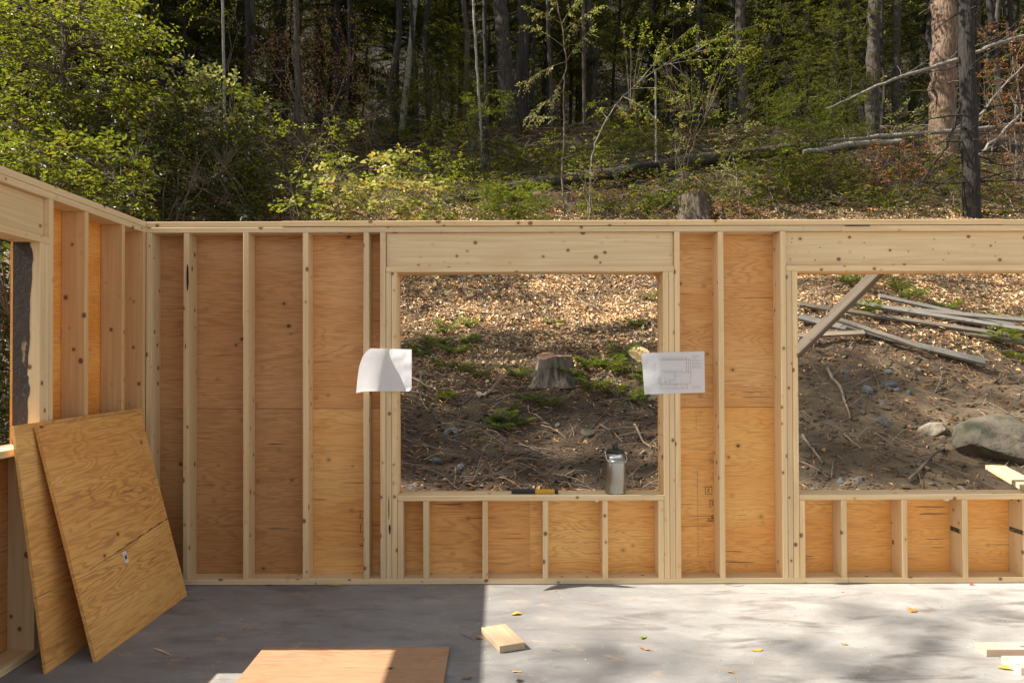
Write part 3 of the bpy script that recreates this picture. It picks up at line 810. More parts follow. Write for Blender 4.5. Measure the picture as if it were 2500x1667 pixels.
# --- papers
def mat_paper(name, grid):
    m = NT(name)
    tc = m.n('ShaderNodeTexCoord')
    v = tc.outputs['UV'] if False else tc.outputs['Object']
    c = m.mix(m.noise(v, 30, 3), (.84, .845, .87), (.89, .89, .90))
    if grid:
        sx = m.n('ShaderNodeSeparateXYZ', {0: v})
        gx = m.math('PINGPONG', sx.outputs[0], .0032); gz = m.math('PINGPONG', sx.outputs[2], .0032)
        ln = m.math('LESS_THAN', m.math('MINIMUM', gx, gz), .00035)
        c = m.mix(m.math('MULTIPLY', ln, .35), c, (.45, .5, .62))
    m.color(c); m.rough(.75)
    tr = m.n('ShaderNodeBsdfTranslucent', {0: (.78, .78, .80, 1)})
    mx = m.n('ShaderNodeMixShader', {0: .38, 1: m.b.outputs[0], 2: tr.outputs[0]})
    m.t.links.new(mx.outputs[0], m.out.inputs[0])
    return m.m
M_PAPER = mat_paper('paper', True)
def paper(name, label, fn, nu=44, nv=30):
    mb = MB()
    pts = [fn(i / nu, j / nv) for j in range(nv + 1) for i in range(nu + 1)]
    p0 = sum((Vector(p) for p in pts), Vector()) / len(pts)
    idx = np.arange((nu + 1) * (nv + 1)).reshape(nv + 1, nu + 1)
    q = np.stack([idx[:-1, :-1], idx[:-1, 1:], idx[1:, 1:], idx[1:, :-1]], -1).reshape(-1, 4)
    mb.add([tuple(Vector(p) - p0) for p in pts], q)
    o = link(name, mb.mesh(name, M_PAPER, True), loc=p0)
    return tag(o, label, 'paper'), p0
def paper1(u, v):
    # v: 0 top .. 1 bottom, u: 0 left .. 1 right;  u=.5 lies on the studs
    top = 850 + 3 * u; bot = 955
    lx = np.interp(v, [0, .08, .2, .4, .6, .8, 1], [905, 894, 885, 877.5, 874, 871.5, 869.5])
    rx = 1005 - (6 * max(0, (v - .93) / .07) if v > .93 else 0)
    px = lx + (rx - lx) * u
    py = top + (bot - top) * v
    if u < .25: py += (1 - u / .25) ** 2 * (.0 + 1.5 * v ** 3) * 3 - 0
    cx_ = .46 - .05 * v
    yo = -.004
    if u < cx_: yo -= ((cx_ - u) / cx_) ** 1.6 * (.035 + .10 * v)
    else: yo -= ((u - cx_) / (1 - cx_)) ** 1.5 * (.075 * (1 - .35 * v))
    yo += .0035 * (vn(u * 9, v * 6, 9) - .5) * (1.6 if u > .6 else .6)
    return tuple(P(px, py, YW + yo))
paper('paper_sheet', 'crumpled white paper curling off the studs left of the middle window opening', paper1)
def paper2(u, v):
    lx = 1566 + 7.5 * v; rx = 1719.5 + 1.5 * v
    px = lx + (rx - lx) * u
    py = (861.5 - 4 * u) + (959.5 - 859) * v + (1 - u) * .5
    yo = -.0025
    cz = .30
    if u < cz:
        k = (cz - u) / cz
        yo += -.022 * k ** 1.4 + .006 * math.sin(v * 9 + 1) * k + .003 * (vn(u * 14, v * 7, 5) - .5)
    return tuple(P(px, py, YW + yo))
pp, p0 = paper('floor_plan_sheet', 'graph paper sheet with a pencilled floor plan pinned between window and sheathing, right side', paper2)
def pl(zx, zy):     # zoom pixels of the sheet (crop 1540,830 scale 10.455)
    p = P(1540 + zx / 10.455, 830 + zy / 10.455, YW - .004); return p.x - p0.x, p.z - p0.z
def dash(a, b, n=1, jit=0):
    (x0, z0), (x1, z1) = pl(*a), pl(*b); out = []
    for i in range(n):
        t0 = i / n; t1 = (i + (.75 if n > 1 else 1)) / n
        j = random.uniform(-jit, jit)
        out.append((x0 + (x1 - x0) * t0, z0 + (z1 - z0) * t0 + j, x0 + (x1 - x0) * t1, z0 + (z1 - z0) * t1 + j))
    return out
segs = []
for a, b, n in (((790, 445), (1420, 440), 9), ((720, 490), (1520, 488), 1), ((790, 510), (1420, 505), 1), ((1415, 450), (1420, 820), 1), ((1470, 480), (1475, 830), 1), ((1525, 490), (1528, 830), 1),
                ((770, 790), (1330, 778), 8), ((840, 830), (1530, 822), 1), ((1130, 830), (1130, 1015), 1), ((960, 1018), (1130, 1018), 1), ((770, 940), (770, 1230), 1), ((870, 950), (870, 1110), 1),
                ((720, 1110), (1530, 1108), 1), ((770, 1140), (1440, 1135), 7), ((770, 1235), (1440, 1230), 1), ((1440, 1130), (1440, 1235), 1), ((1120, 915), (1300, 910), 3), ((870, 1070), (970, 1070), 3), ((1000, 1010), (1000, 1110), 1), ((1530, 830), (1528, 1105), 1), ((720, 940), (720, 1108), 1), ((620, 600), (625, 820), 1), ((520, 480), (525, 830), 1), ((1150, 1120), (1150, 1230), 1)):
    segs += dash(a, b, n)
for yy in (400, 425, 445, 500, 515, 545, 590, 610, 660, 680, 715):
    x_ = 1565
    while x_ < random.choice((1700, 1830, 1850)):
        w = random.uniform(10, 34); segs += dash((x_, yy + random.uniform(-4, 4)), (x_ + w, yy + random.uniform(-4, 4))); x_ += w + random.uniform(8, 22)
for yy in (1188, 1222):
    x_ = 1565
    while x_ < 1780:
        w = random.uniform(8, 24); segs += dash((x_, yy + random.uniform(-5, 5)), (x_ + w, yy + random.uniform(-5, 5))); x_ += w + random.uniform(6, 16)
segs = [s for s in segs]
M_WIRE = simple('staple_wire', (.35, .35, .36), .35, 1.0, 30, .1)
for u_, v_ in ((-.035, .115), (.035, -.10)): box('staple', (.011, .0012, .0014), (u_ + .02, -.003, v_), M_WIRE, pp)
M_PENCIL = simple('pencil', (.26, .27, .30), .8, 0, 50, .3)
strokes('pencil_drawing', segs, .0016, (0, 0, 0), pp, mat=M_PENCIL, off=.0022)

# --- steel bottle
m = NT('brushed_steel')
v = m.obj(False)
br = m.noise(m.mul(v, (160, 160, 2)), 1, 3, .6)
m.color(m.mix(br, (.30, .285, .25), (.44, .42, .37))); m.b.inputs['Metallic'].default_value = 1.0; m.rough(.3)
m.t.links.new(m.ramp(br, [(.3, .26), (.7, .42)]), m.b.inputs['Roughness'])
M_STEEL = m.m
M_CHROME = simple('polished_steel', (.7, .7, .7), .12, 1.0, 20, .05)
bc = P(1502.5, 1208, YW + .075)
bt = thing('steel_bottle', 'brushed steel water jug with black cap standing on the window sill', 'bottle', (bc.x, YW + .073, ZS + T + .001))
def rsq(half, r, n=6):
    out = []
    for cx_, cy_, a0 in ((half - r, half - r, 0), (-half + r, half - r, 90), (-half + r, -half + r, 180), (half - r, -half + r, 270)):
        for i in range(n + 1):
            a = math.radians(a0 + 90 * i / n); out.append((cx_ + r * math.cos(a), cy_ + r * math.sin(a)))
    return out
def loft(name, secs, mat, parent, smooth=True, cap=True):
    mb = MB(); rings = []
    for half, r, z in secs: rings.append([(x, y, z) for x, y in rsq(half, min(r, half * .999))])
    n = len(rings[0]); vs = np.array(rings).reshape(-1, 3)
    fs_ = []
    for k in range(len(rings) - 1):
        for j in range(n): fs_.append([k * n + j, k * n + (j + 1) % n, (k + 1) * n + (j + 1) % n, (k + 1) * n + j])
    mb.add(vs, fs_)
    if cap:
        for k in (0, len(rings) - 1):
            c = np.vstack([np.array(rings[k]), [[0, 0, secs[k][2]]]])
            mb.add(c, [[j, (j + 1) % n, n, n] for j in range(n)])
    return link(name, mb.mesh(name, mat, smooth), parent)
H = .066
loft('body', [(H - .004, .045, 0), (H, .048, .004), (H, .048, .012), (H - .0015, .047, .014), (H, .048, .016), (H, .048, .225), (H - .004, .047, .237), (H - .010, .044, .244)], M_STEEL, bt)
bt.rotation_euler = (0, 0, math.radians(3))
loft('shoulder', [(H - .0105, .04, .2445), (.053, .05, .252), (.052, .051, .272), (.054, .053, .2725)], M_CHROME, bt)
loft('lid', [(.0545, .054, .273), (.059, .058, .276), (.059, .058, .296), (.055, .054, .299), (.02, .0195, .302)], M_BLACK, bt)
cap_ = loft('spout_cap', [(.021, .0205, .302), (.0215, .021, .306), (.019, .0185, .334), (.016, .0155, .338)], M_BLACK, bt)
mb = MB()
mb.tube([(.069, -.0, .285), (.069, -.02, .262), (.068, -.052, .235), (.058, -.073, .224), (-.058, -.073, .224), (-.068, -.052, .235), (-.069, -.02, .262), (-.069, 0, .285)], .0028, 8)
hd = mb.build('bail_handle', M_CHROME, bt, True)
mb = MB(); mb.tube([(-.043, -.073, .224), (-.042, -.073, .224), (.042, -.073, .224), (.043, -.073, .224)], [.004, .0075, .0075, .004], 12, cap=True)
mb.build('grip', M_STEEL, hd, True)

# --- hand tool on the sill
tx0, tx1 = P(1248.5, 1200, YW + .06).x, P(1362.4, 1200, YW + .06).x
tl = thing('hand_tool', 'black and yellow handled tool lying on the window sill', 'tool', (tx0, YW + .062, ZS + T))
def seg_tool(name, a, b, r, mat, flat=.8, z=.0):
    bm = box_bm((b - a), r * 2, r * 2 * flat, .006, 3)
    return link(name, bm_mesh(name, bm, mat, False), tl, loc=((a + b) / 2, 0, r * flat + .001 + z))
TLn = tx1 - tx0
seg_tool('black_grip', 0, TLn * .505, .0185, M_BLACK)
seg_tool('yellow_sleeve', TLn * .506, TLn * .93, .0175, M_YELLOW)
seg_tool('end_cap', TLn * .931, TLn, .0188, M_BLACK)
seg_tool('lip', TLn * .955, TLn * 1.01, .009, M_BLACK)
mb = MB()
for i in range(7):
    x_ = .02 + i * .018
    mb.tube([(x_, -.0187, .004), (x_, -.0187, .028)], .0018, 6)
mb.build('grip_ribs', M_BLACK, tl)

# --- leaves and bits on the slab
def floor_leaf(px, py, size, c, label, kind='oval', rot=0.0, curl=.3, z=0.0, seed=0):
    p = on_floor(px, py, z)
    r_ = random.Random(seed)
    if kind == 'maple':
        ang = [(-90, .35), (-70, .12), (-35, .62), (-18, .38), (10, .95), (28, .5), (52, .8), (72, .5), (90, 1.1), (108, .5), (128, .8), (152, .5), (170, .95), (198, .38), (215, .62), (250, .12)]
        out = [(math.cos(math.radians(a)) * r * .5, math.sin(math.radians(a)) * r * .5) for a, r in ang]
    else:
        out = []
        for i in range(16):
            a = 2 * math.pi * i / 16
            out.append((math.cos(a) * .5 * r_.uniform(.9, 1.05), math.sin(a) * (.24 if kind == 'oval' else .13) * r_.uniform(.85, 1.12)))
    n = len(out); mb = MB()
    def lift(x, y): return .0015 + size * curl * (abs(y) * 1.1 + x * x * .9 + .12 * math.sin(x * 7 + seed))
    vs = [(x * size, y * size, lift(x, y)) for x, y in out] + [(x * size * .5, y * size * .5, lift(x * .5, y * .5)) for x, y in out] + [(0, 0, .0015)]
    fs_ = [[i, (i + 1) % n, n + (i + 1) % n, n + i] for i in range(n)] + [[n + i, n + (i + 1) % n, 2 * n, 2 * n] for i in range(n)]
    mb.add(vs, fs_)
    sx_ = out[0][0] if kind != 'maple' else 0
    mb.tube([(size * .48, 0, lift(.48, 0)) if kind != 'maple' else (0, -.1 * size, .003), (size * .75, .02 * size, .004) if kind != 'maple' else (.02 * size, -.75 * size, .006)], .0009, 4)
    m = simple('fallen_leaf_colour', c, .6, 0, 55, .35)
    o = link('fallen_leaf', mb.mesh('fallen_leaf', m, False), loc=p)
    o.rotation_euler = (0, 0, math.radians(rot))
    tag(o, label, 'leaf', 'autumn leaves scattered on the slab')
    return o
OR = (.55, .25, .04); YL = (.62, .36, .05); BR = (.25, .12, .05); GR = (.22, .28, .03); RD = (.5, .05, .02); DK = (.05, .025, .015); TN = (.42, .26, .14)
floor_leaf(1260, 1500, .066, YL, 'curled yellow leaf behind the pine offcut on the sunlit slab', 'oval', 10, .5, seed=1)
floor_leaf(2232, 1492, .105, OR, 'large orange maple leaf on the right part of the slab', 'maple', 40, .3, seed=2)
floor_leaf(1570, 1557, .05, GR, 'small green leaf on the slab just behind a brown curled one', 'oval', 50, .4, seed=3)
floor_leaf(1573, 1585, .07, (.38, .17, .06), 'brown curled leaf on the slab just in front of the green one', 'narrow', -35, .5, seed=4)
floor_leaf(1848, 1587, .062, YL, 'flat yellow oval leaf alone in the middle of the right floor', 'oval', 8, .12, seed=5)
floor_leaf(2061, 1573, .034, OR, 'tiny orange leaf right of the flat yellow one', 'oval', -30, .4, seed=6)
floor_leaf(1782, 1641, .03, OR, 'tiny orange leaf near the bottom edge left of the flat yellow one', 'oval', -30, .5, seed=7)
floor_leaf(1169, 1559, .045, BR, 'brown leaf at the left corner of the pine offcut', 'oval', -15, .4, seed=8)
floor_leaf(1262, 1640, .05, YL, 'narrow yellow leaf in front of the pine offcut', 'narrow', 5, .3, seed=9)
floor_leaf(1270, 1664, .055, DK, 'dark brown leaf cut by the bottom edge below the narrow yellow one', 'maple', 20, .3, seed=10)
floor_leaf(1139, 1656, .05, BR, 'dull brown leaf right of the plywood sheet on the floor', 'oval', 10, .3, seed=11)
floor_leaf(1048, 1436, .032, YL, 'small yellow leaf in the shade by the bottom plate', 'oval', 12, .3, seed=12)
floor_leaf(1355, 1443, .022, YL, 'tiny yellow leaf in the paper shadow by the bottom plate', 'oval', 12, .4, seed=13)
floor_leaf(2374, 1428, .05, RD, 'small red leaf against the bottom plate at far right', 'maple', 15, .3, seed=14)
floor_leaf(2461, 1632, .09, YL, 'long yellow leaf in front of the boards in the lower right corner', 'oval', -12, .2, seed=15)
floor_leaf(822, 1429, .11, (.33, .30, .07), 'long olive leaf against the bottom plate below the fourth stud', 'narrow', 22, .15, seed=16)
floor_leaf(657, 1429, .04, DK, 'dark curled leaf against the bottom plate below the third stud', 'oval', 22, .4, seed=17)
floor_leaf(2057, 1446, .018, RD, 'tiny red leaf fragment on the slab near the plate joint', 'oval', 0, .3, seed=18)
def bit(name, pts, rad, label, cat, mat=M_STICK, sides=6):
    w = [on_floor(a, b, rad) for a, b in pts]; c = sum(w, Vector()) / len(w)
    mb = MB(); mb.tube([x - c for x in w], [rad * .6] + [rad] * (len(w) - 2) + [rad * .3], sides, cap=True)
    o = mb.mesh(name, mat); return tag(link(name, o, loc=c), label, cat)
bit('wood_splinter', [(376, 1582), (395, 1588), (417, 1598)], .005, 'pale wood splinter lying in the shade right of the leaning sheets', 'splinter', M_LUM)
bit('twig', [(1123, 1545), (1145, 1555), (1162, 1564)], .0022, 'thin dry twig left of the pine offcut', 'twig')
bit('twig', [(1348, 1586), (1366, 1590), (1383, 1596)], .0015, 'thin pale twig right of the pine offcut', 'twig')
bit('twig', [(1360, 1438), (1372, 1437), (1387, 1436)], .0014, 'short dark twig in the paper shadow near the plate', 'twig', M_TWIG)
bit('wire', [(1770, 1427), (1800, 1430), (1812, 1429), (1818, 1426)], .0012, 'bent thin wire on the slab beside the bottom plate', 'wire', M_BLACK)
# crumbs
mb = MB(); N = 700
px_ = rng.uniform(450, 2500, N); py_ = rng.uniform(1428, 1667, N)
for a, b in zip(px_, py_):
    p = on_floor(a, b, .001); s_ = rng.uniform(.0012, .0045); an = rng.uniform(0, 6.28)
    dx, dy = math.cos(an) * s_, math.sin(an) * s_ * .5
    mb.add([(p.x - dx, p.y - dy, .0005), (p.x + dy, p.y - dx, .0008), (p.x + dx, p.y + dy, .003), (p.x - dy, p.y + dx, .0015)], [[0, 1, 2, 3]], 0, rng.random())
tag(mb.build('floor_debris', M_LITTER), 'tiny wood crumbs and leaf bits on the slab', kind='stuff')

# ================================================================== OUTSIDE: bank
def rnd_unit(n):
    v = rng.normal(size=(n, 3)); return v / np.linalg.norm(v, axis=1)[:, None]
# leaf litter
def litter(name, N, xr, yr, dens, lo, hi, label, mat, tl=(0, 1), zoff=.012):
    x = rng.uniform(*xr, N * 3); y = rng.uniform(*yr, N * 3)
    k = rng.random(N * 3) < dens(x, y); x = x[k][:N]; y = y[k][:N]; n = len(x)
    z = height(x, y) + rng.uniform(0, zoff, n)
    d = rnd_unit(n); d[:, 2] *= .35; d[:, 2] += .45 * d[:, 1]
    up = rnd_unit(n) * .42 + np.array([-.15, -.45, .85])
    L = lo + (hi - lo) * rng.random(n) ** 1.8
    t = tl[0] + (tl[1] - tl[0]) * rng.random(n) ** 1.1 * np.clip((y - 7.6) / 3.2, .35, 1)
    mb = MB(); mb.leaves(np.stack([x, y, z], 1), d, up, L, L * rng.uniform(.4, .75, n), 0, t, fold=.35, simple=True)
    return tag(mb.build(name, mat), label, kind='stuff')
def dens_litter(x, y):
    top = np.clip((y - 9.3) / 2.2, .05, 1)
    right = np.clip((x - 1.5) / 2.5, 0, 1) * np.clip((11.5 - y) / 2, 0, 1)
    return np.clip((top * (1 - .55 * right)) * (.5 + .9 * vn(x / .6, y / .6, 21)), 0, 1)
litter('leaf_litter', 200000, (-5.5, 10.8), (5.7, 15.5), dens_litter, .015, .08, 'dry brown leaf litter covering the bank', M_LITTER)
litter('leaf_litter', 45000, (-13, 16), (15.3, 27), lambda x, y: .3 + .7 * vn(x / 1.2, y / 1.2, 22), .05, .12, 'rusty brown leaf litter on the upper forest floor', M_BROWN, (0, .62))

def straw(N, xr, yr, dens, lo, hi, label, mats):
    x = rng.uniform(*xr, N * 3); y = rng.uniform(*yr, N * 3)
    k = rng.random(N * 3) < dens(x, y); x = x[k][:N]; y = y[k][:N]; n = len(x)
    z = height(x, y) + rng.uniform(.002, .02, n)
    an = rng.normal(0, .9, n); L = rng.uniform(lo, hi, n)
    d = np.stack([np.cos(an), np.sin(an) * .8, rng.normal(0, .22, n) + .4 * np.sin(an)], 1)
    mb = MB(); mb.leaves(np.stack([x, y, z], 1), d, rnd_unit(n) * .5 + np.array([0, -.6, .8]), L, L * .07 + .0015, 0, rng.random(n) * np.clip((y - 7) / 4, .4, .9), simple=True, fold=.3)
    return tag(mb.build('needle_straw', mats), label, kind='stuff')
straw(56000, (-5, 10.5), (5.7, 14.5), lambda x, y: (.3 + .7 * np.clip((y - 9) / 2, 0, 1)) * (.25 + .75 * vn(x / .5, y / .5, 27)), .03, .16, 'fine dry needles, stalks and rootlets matted over the bank', M_LITTER)
def stick_pts(x, y, L, an, n=6, lift=.02, wig=.12, arch=.0):
    out = []
    a = an; px_, py_ = x, y
    for i in range(n):
        t = i / (n - 1)
        out.append((px_, py_, hz(px_, py_) + lift + arch * math.sin(math.pi * t)))
        px_ += math.cos(a) * L / (n - 1); py_ += math.sin(a) * L / (n - 1); a += random.uniform(-wig, wig)
    return out
mb = MB()
for i in range(2600):
    x = random.uniform(-5, 8.5); y = 6.2 + 9 * random.random() ** .8
    L = random.uniform(.12, .7) * (1.5 if random.random() < .12 else 1); r0 = random.uniform(.0025, .007)
    pts = stick_pts(x, y, L, random.gauss(0, .7), 4, random.uniform(.005, .04), .3, random.uniform(0, .06))
    mb.tube(pts, np.linspace(r0, r0 * .4, 4), 4, 0 if random.random() < .55 else 1, random.random())
for i in range(700):
    x = random.uniform(-10, 14); y = random.uniform(15, 24)
    pts = stick_pts(x, y, random.uniform(.4, 1.8), random.gauss(0, .9), 4, random.uniform(.01, .1), .3, random.uniform(0, .2))
    r0 = random.uniform(.004, .014)
    mb.tube(pts, np.linspace(r0, r0 * .4, 4), 4, 0 if random.random() < .5 else 1, random.random())
tag(mb.build('twig_litter', [M_TWIG, M_STICK]), 'small dead twigs strewn over the bank', kind='stuff')
# named sticks:  list of pixel polylines
def fallen(pxs, r0, label, mat=M_STICK, lift=.03, name='fallen_branch', cat='branch', sides=7, arch=0, kids=0, r1=None):
    w = []
    for i, (a, b) in enumerate(pxs):
        g = ground(a, b); g.z += lift + arch * math.sin(math.pi * i / (len(pxs) - 1)); w.append(g)
    fine = []
    for i in range(len(w) - 1):
        for k in range(4):
            p = w[i].lerp(w[i + 1], k / 4); p += Vector((random.gauss(0, 1), random.gauss(0, 1), random.gauss(0, 1))) * r0 * .25; fine.append(p)
    fine.append(w[-1])
    c = fine[0].copy()
    mb = MB(); n = len(fine)
    mb.tube([p - c for p in fine], np.linspace(r0, r0 * .45 if r1 is None else r1, n), sides, cap=True)
    for k in range(kids):
        i = random.randrange(n // 3, n - 1); p = fine[i]; d = (fine[-1] - fine[0]).normalized()
        e_ = p + d * random.uniform(.15, .4) + Vector((random.uniform(-.15, .15), random.uniform(-.2, .1), random.uniform(.05, .25)))
        mb.tube([p - c, (p + e_) / 2 - c + Vector((0, 0, .02)), e_ - c], [r0 * .45, r0 * .3, r0 * .12], 5)
    return tag(link(name, mb.mesh(name, mat, True), loc=c), label, cat)
B = [
 ([(1175, 678), (1200, 705), (1222, 730)], .016, 'pale branch slanting down near the top of the middle window view'),
 ([(1130, 738), (1170, 722), (1190, 720)], .02, 'thick broken stick below the top left of the middle window view'),
 ([(1230, 690), (1275, 735), (1312, 772)], .008, 'thin dark branch running down from the top middle of the bank'),
 ([(1292, 745), (1292, 780), (1295, 815)], .006, 'thin upright twig hanging over the sunlit bank'),
 ([(1380, 705), (1420, 740), (1450, 765)], .014, 'silvery branch in the upper middle of the bank'),
 ([(1100, 762), (1180, 772), (1245, 774)], .012, 'long straight pale stick across the sunlit bank'),
 ([(1400, 795), (1425, 812), (1452, 812)], .015, 'forked root above the stump with sawn top'),
 ([(985, 842), (1025, 832), (1060, 820)], .013, 'brown stick right above the crumpled paper'),
 ([(1005, 930), (1030, 945), (1052, 960)], .018, 'pale broken branch at the lower right corner of the crumpled paper'),
 ([(1180, 975), (1195, 965), (1215, 960)], .026, 'short fat piece of wood lying on the bank below the stump'),
 ([(1465, 1045), (1495, 1065), (1520, 1085)], .014, 'bare root above the steel bottle'),
 ([(1550, 1050), (1568, 1085), (1590, 1110)], .016, 'bent root right of the steel bottle'),
 ([(1132, 1195), (1160, 1180), (1190, 1172)], .015, 'curved root above the left end of the sill'),
 ([(1112, 1150), (1113, 1175), (1108, 1197)], .01, 'upright twig left of the curved root by the sill'),
 ([(1290, 1000), (1290, 1012), (1293, 1024)], .01, 'short chip standing on the dark soil'),
 ([(2018, 910), (2050, 955), (2062, 985), (2075, 1035)], .022, 'crooked bare root in the right window view'),
 ([(2130, 912), (2142, 940), (2148, 958)], .008, 'thin twig between the slate stones'),
 ([(2218, 1185), (2262, 1140), (2305, 1103)], .02, 'straight grey stick propped in front of the boulder'),
 ([(1958, 1075), (1985, 1105), (2008, 1138)], .018, 'dark root at the left edge of the right window view'),
 ([(2060, 1065), (2085, 1090), (2105, 1112)], .01, 'pale thin root left of the tan rock'),
 ([(1985, 705), (2012, 740), (2022, 762)], .012, 'curved grey twig beside the wooden brace'),
 ([(2340, 762), (2362, 785), (2375, 795)], .014, 'light brown stick above the plank pile'),
 ([(2000, 712), (2060, 700), (2100, 690)], .02, 'mossy branch at the top left of the right window view'),
]
for pts, r0, lab in B: fallen(pts, r0, lab, random.choice((M_STICK, M_TWIG)) if 'pale' not in lab and 'silver' not in lab else M_STICK, kids=2)

# stones
def rock_mesh(name, sx, sy, sz, mat, seed=0, sub=3, rough=.18, flat=False):
    bm = bmesh.new(); bmesh.ops.create_icosphere(bm, subdivisions=sub, radius=1)
    r_ = random.Random(seed)
    pl_ = [(Vector((r_.gauss(0, 1), r_.gauss(0, 1), r_.gauss(0, 1))).normalized(), r_.uniform(.45, .85)) for _ in range(12)]
    for v in bm.verts:
        for n_, d_ in pl_:
            k = v.co.dot(n_) - d_
            if k > 0: v.co -= n_ * k * .92
        nn = float(vn(v.co.x * 2.3 + v.co.z * 1.7, v.co.y * 2.3 - v.co.z, seed)) - .5
        v.co *= 1 + rough * nn + .07 * (float(vn(v.co.x * 7 + v.co.z * 5, v.co.y * 7 - v.co.z * 4, seed + 9)) - .5)
        v.co.x *= sx; v.co.y *= sy; v.co.z *= sz
    me = bm_mesh(name, bm, mat, False)
    return me
def stone(px, py, wpx, hpx, mat, label, name='stone', depth=1.0, sub=2, seed=0, tilt=0, cat='stone'):
    g = ground(px, py)
    w = wpx * g.y / F; h = hpx * g.y / F
    o = link(name, rock_mesh(name, w / 2, w / 2 * depth, h * .62, mat, seed, sub), loc=g + Vector((0, 0, h * .02)))
    o.rotation_euler = (random.uniform(.3, .5), tilt, random.uniform(-.3, .3))
    return tag(o, label, cat)
stone(1067, 1133, 32, 20, M_SLATE, 'blue grey stone in the lower left of the middle window view', seed=1)
stone(1128, 1143, 24, 14, M_SLATE, 'smaller grey stone right of the blue grey one', seed=2)
stone(1043, 1127, 18, 12, M_ROCK, 'little tan stone left of the blue grey one', seed=3)
stone(1008, 1190, 30, 12, M_SLATE, 'flat slate chip in the lower left window corner', seed=4)
stone(1172, 967, 28, 14, M_ROCK, 'small stone on the bank left below the stump', seed=5)
stone(1362, 1040, 22, 12, M_ROCK, 'small pale stone in the middle of the dark soil', seed=6)
stone(1552, 1062, 12, 9, M_SLATE, 'round grey pebble above the bottle on the right', seed=7)
stone(1435, 1065, 42, 18, M_BOULDER, 'dark flat stone half buried above the bottle', seed=8)
stone(1570, 1108, 22, 16, M_ROCK, 'pale pebble right of the bottle neck', seed=9)
stone(1318, 680, 18, 12, M_SLATE, 'grey stone at the top edge of the middle window view', seed=10)
stone(1595, 702, 30, 16, M_SLATE, 'slate stones at the upper right of the middle window view', seed=11)
stone(1100, 1060, 46, 8, M_SLATE, 'long thin slate sliver on the dark soil at left', seed=12)
for i, (a, b, w, h, lab) in enumerate([
  (2122, 960, 34, 34, 'upright blue slate stone, largest of the slates under the planks'), (2168, 908, 28, 12, 'flat slate just below the lowest plank'),
  (2170, 940, 46, 22, 'wide flat slate right of the upright blue one'), (2192, 960, 26, 16, 'grey slate right of the wide flat one'), (2218, 963, 20, 16, 'small slate at the right end of the slate group'),
  (2022, 900, 14, 14, 'small blue stone at the left under the planks'), (2065, 915, 26, 12, 'dim slate near the crooked root'), (2080, 952, 16, 10, 'slate chip beside the crooked root'),
  (2150, 1028, 44, 14, 'layered slate in front of the dark soil, upper one'), (2165, 1040, 34, 12, 'layered slate in front of the dark soil, lower one'),
  (2148, 988, 26, 14, 'tan grey chip below the slates'), (2102, 988, 14, 9, 'little chip below the upright blue slate'), (2056, 1175, 34, 16, 'bluish stone just above the right sill'), (2100, 1172, 26, 12, 'small stone right of the bluish one above the sill'),
  (2240, 907, 20, 10, 'pinkish chip below the end of the lowest plank'), (2348, 1192, 30, 10, 'pale flat stone above the right sill'),
  (1988, 1196, 22, 10, 'small dark stone touching the left corner of the right sill'), (2300, 1100, 14, 9, 'pale chip at the top of the straight grey stick')]):
    stone(a, b, w, h, M_SLATE if i not in (10, 14, 15) else M_ROCK, lab, seed=20 + i)
stone(2281, 1053, 80, 56, mat_rock('pale_tan_rock', (.20, .165, .115), (.36, .30, .22), 3), 'angular tan rock left of the big boulder', 'rock', .8, 3, 51, cat='rock')
stone(2466, 1092, 290, 96, M_BOULDER, 'big rounded grey boulder in the right window view', 'boulder', .7, 4, 57, cat='boulder')
# gravel, one mass
mb = MB(); ico = bmesh.new(); bmesh.ops.create_icosphere(ico, subdivisions=1, radius=1); bmesh.ops.triangulate(ico, faces=ico.faces)
iv = np.array([v.co[:] for v in ico.verts]); itf = np.array([[v.index for v in f.verts] for f in ico.faces]); ico.free()
for i in range(3600):
    x = random.uniform(-5, 8.5); y = 5.9 + 5.5 * random.random() ** 1.3
    s_ = .006 + .018 * random.random() ** 4
    v = iv * (1 + .35 * (rng.random((len(iv), 1)) - .5)) * np.array([s_ * random.uniform(.8, 1.6), s_, s_ * .6])
    a = random.uniform(0, 6.28); c_, s2_ = math.cos(a), math.sin(a)
    v = np.stack([v[:, 0] * c_ - v[:, 1] * s2_ + x, v[:, 0] * s2_ + v[:, 1] * c_ + y, v[:, 2] + hz(x, y) + s_ * .3], 1)
    mb.add(v, itf, 0 if random.random() < .45 else 1)
tag(mb.build('gravel', [M_SLATE, M_ROCK]), 'loose pebbles and soil clods on the lower bank', kind='stuff')
mb = MB()
for i in range(5000):
    x = random.uniform(-5, 8.5); y = 5.7 + 4.6 * random.random()
    s_ = .01 + .04 * random.random() ** 2.5
    v = iv * (1 + .6 * (rng.random((len(iv), 1)) - .5)) * np.array([s_, s_, s_ * .7])
    v = v + np.array([x, y, hz(x, y)])
    mb.add(v, itf, 0)
tag(mb.build('soil_clods', M_GROUND), 'crumbly clods of dug soil at the foot of the bank', kind='stuff')

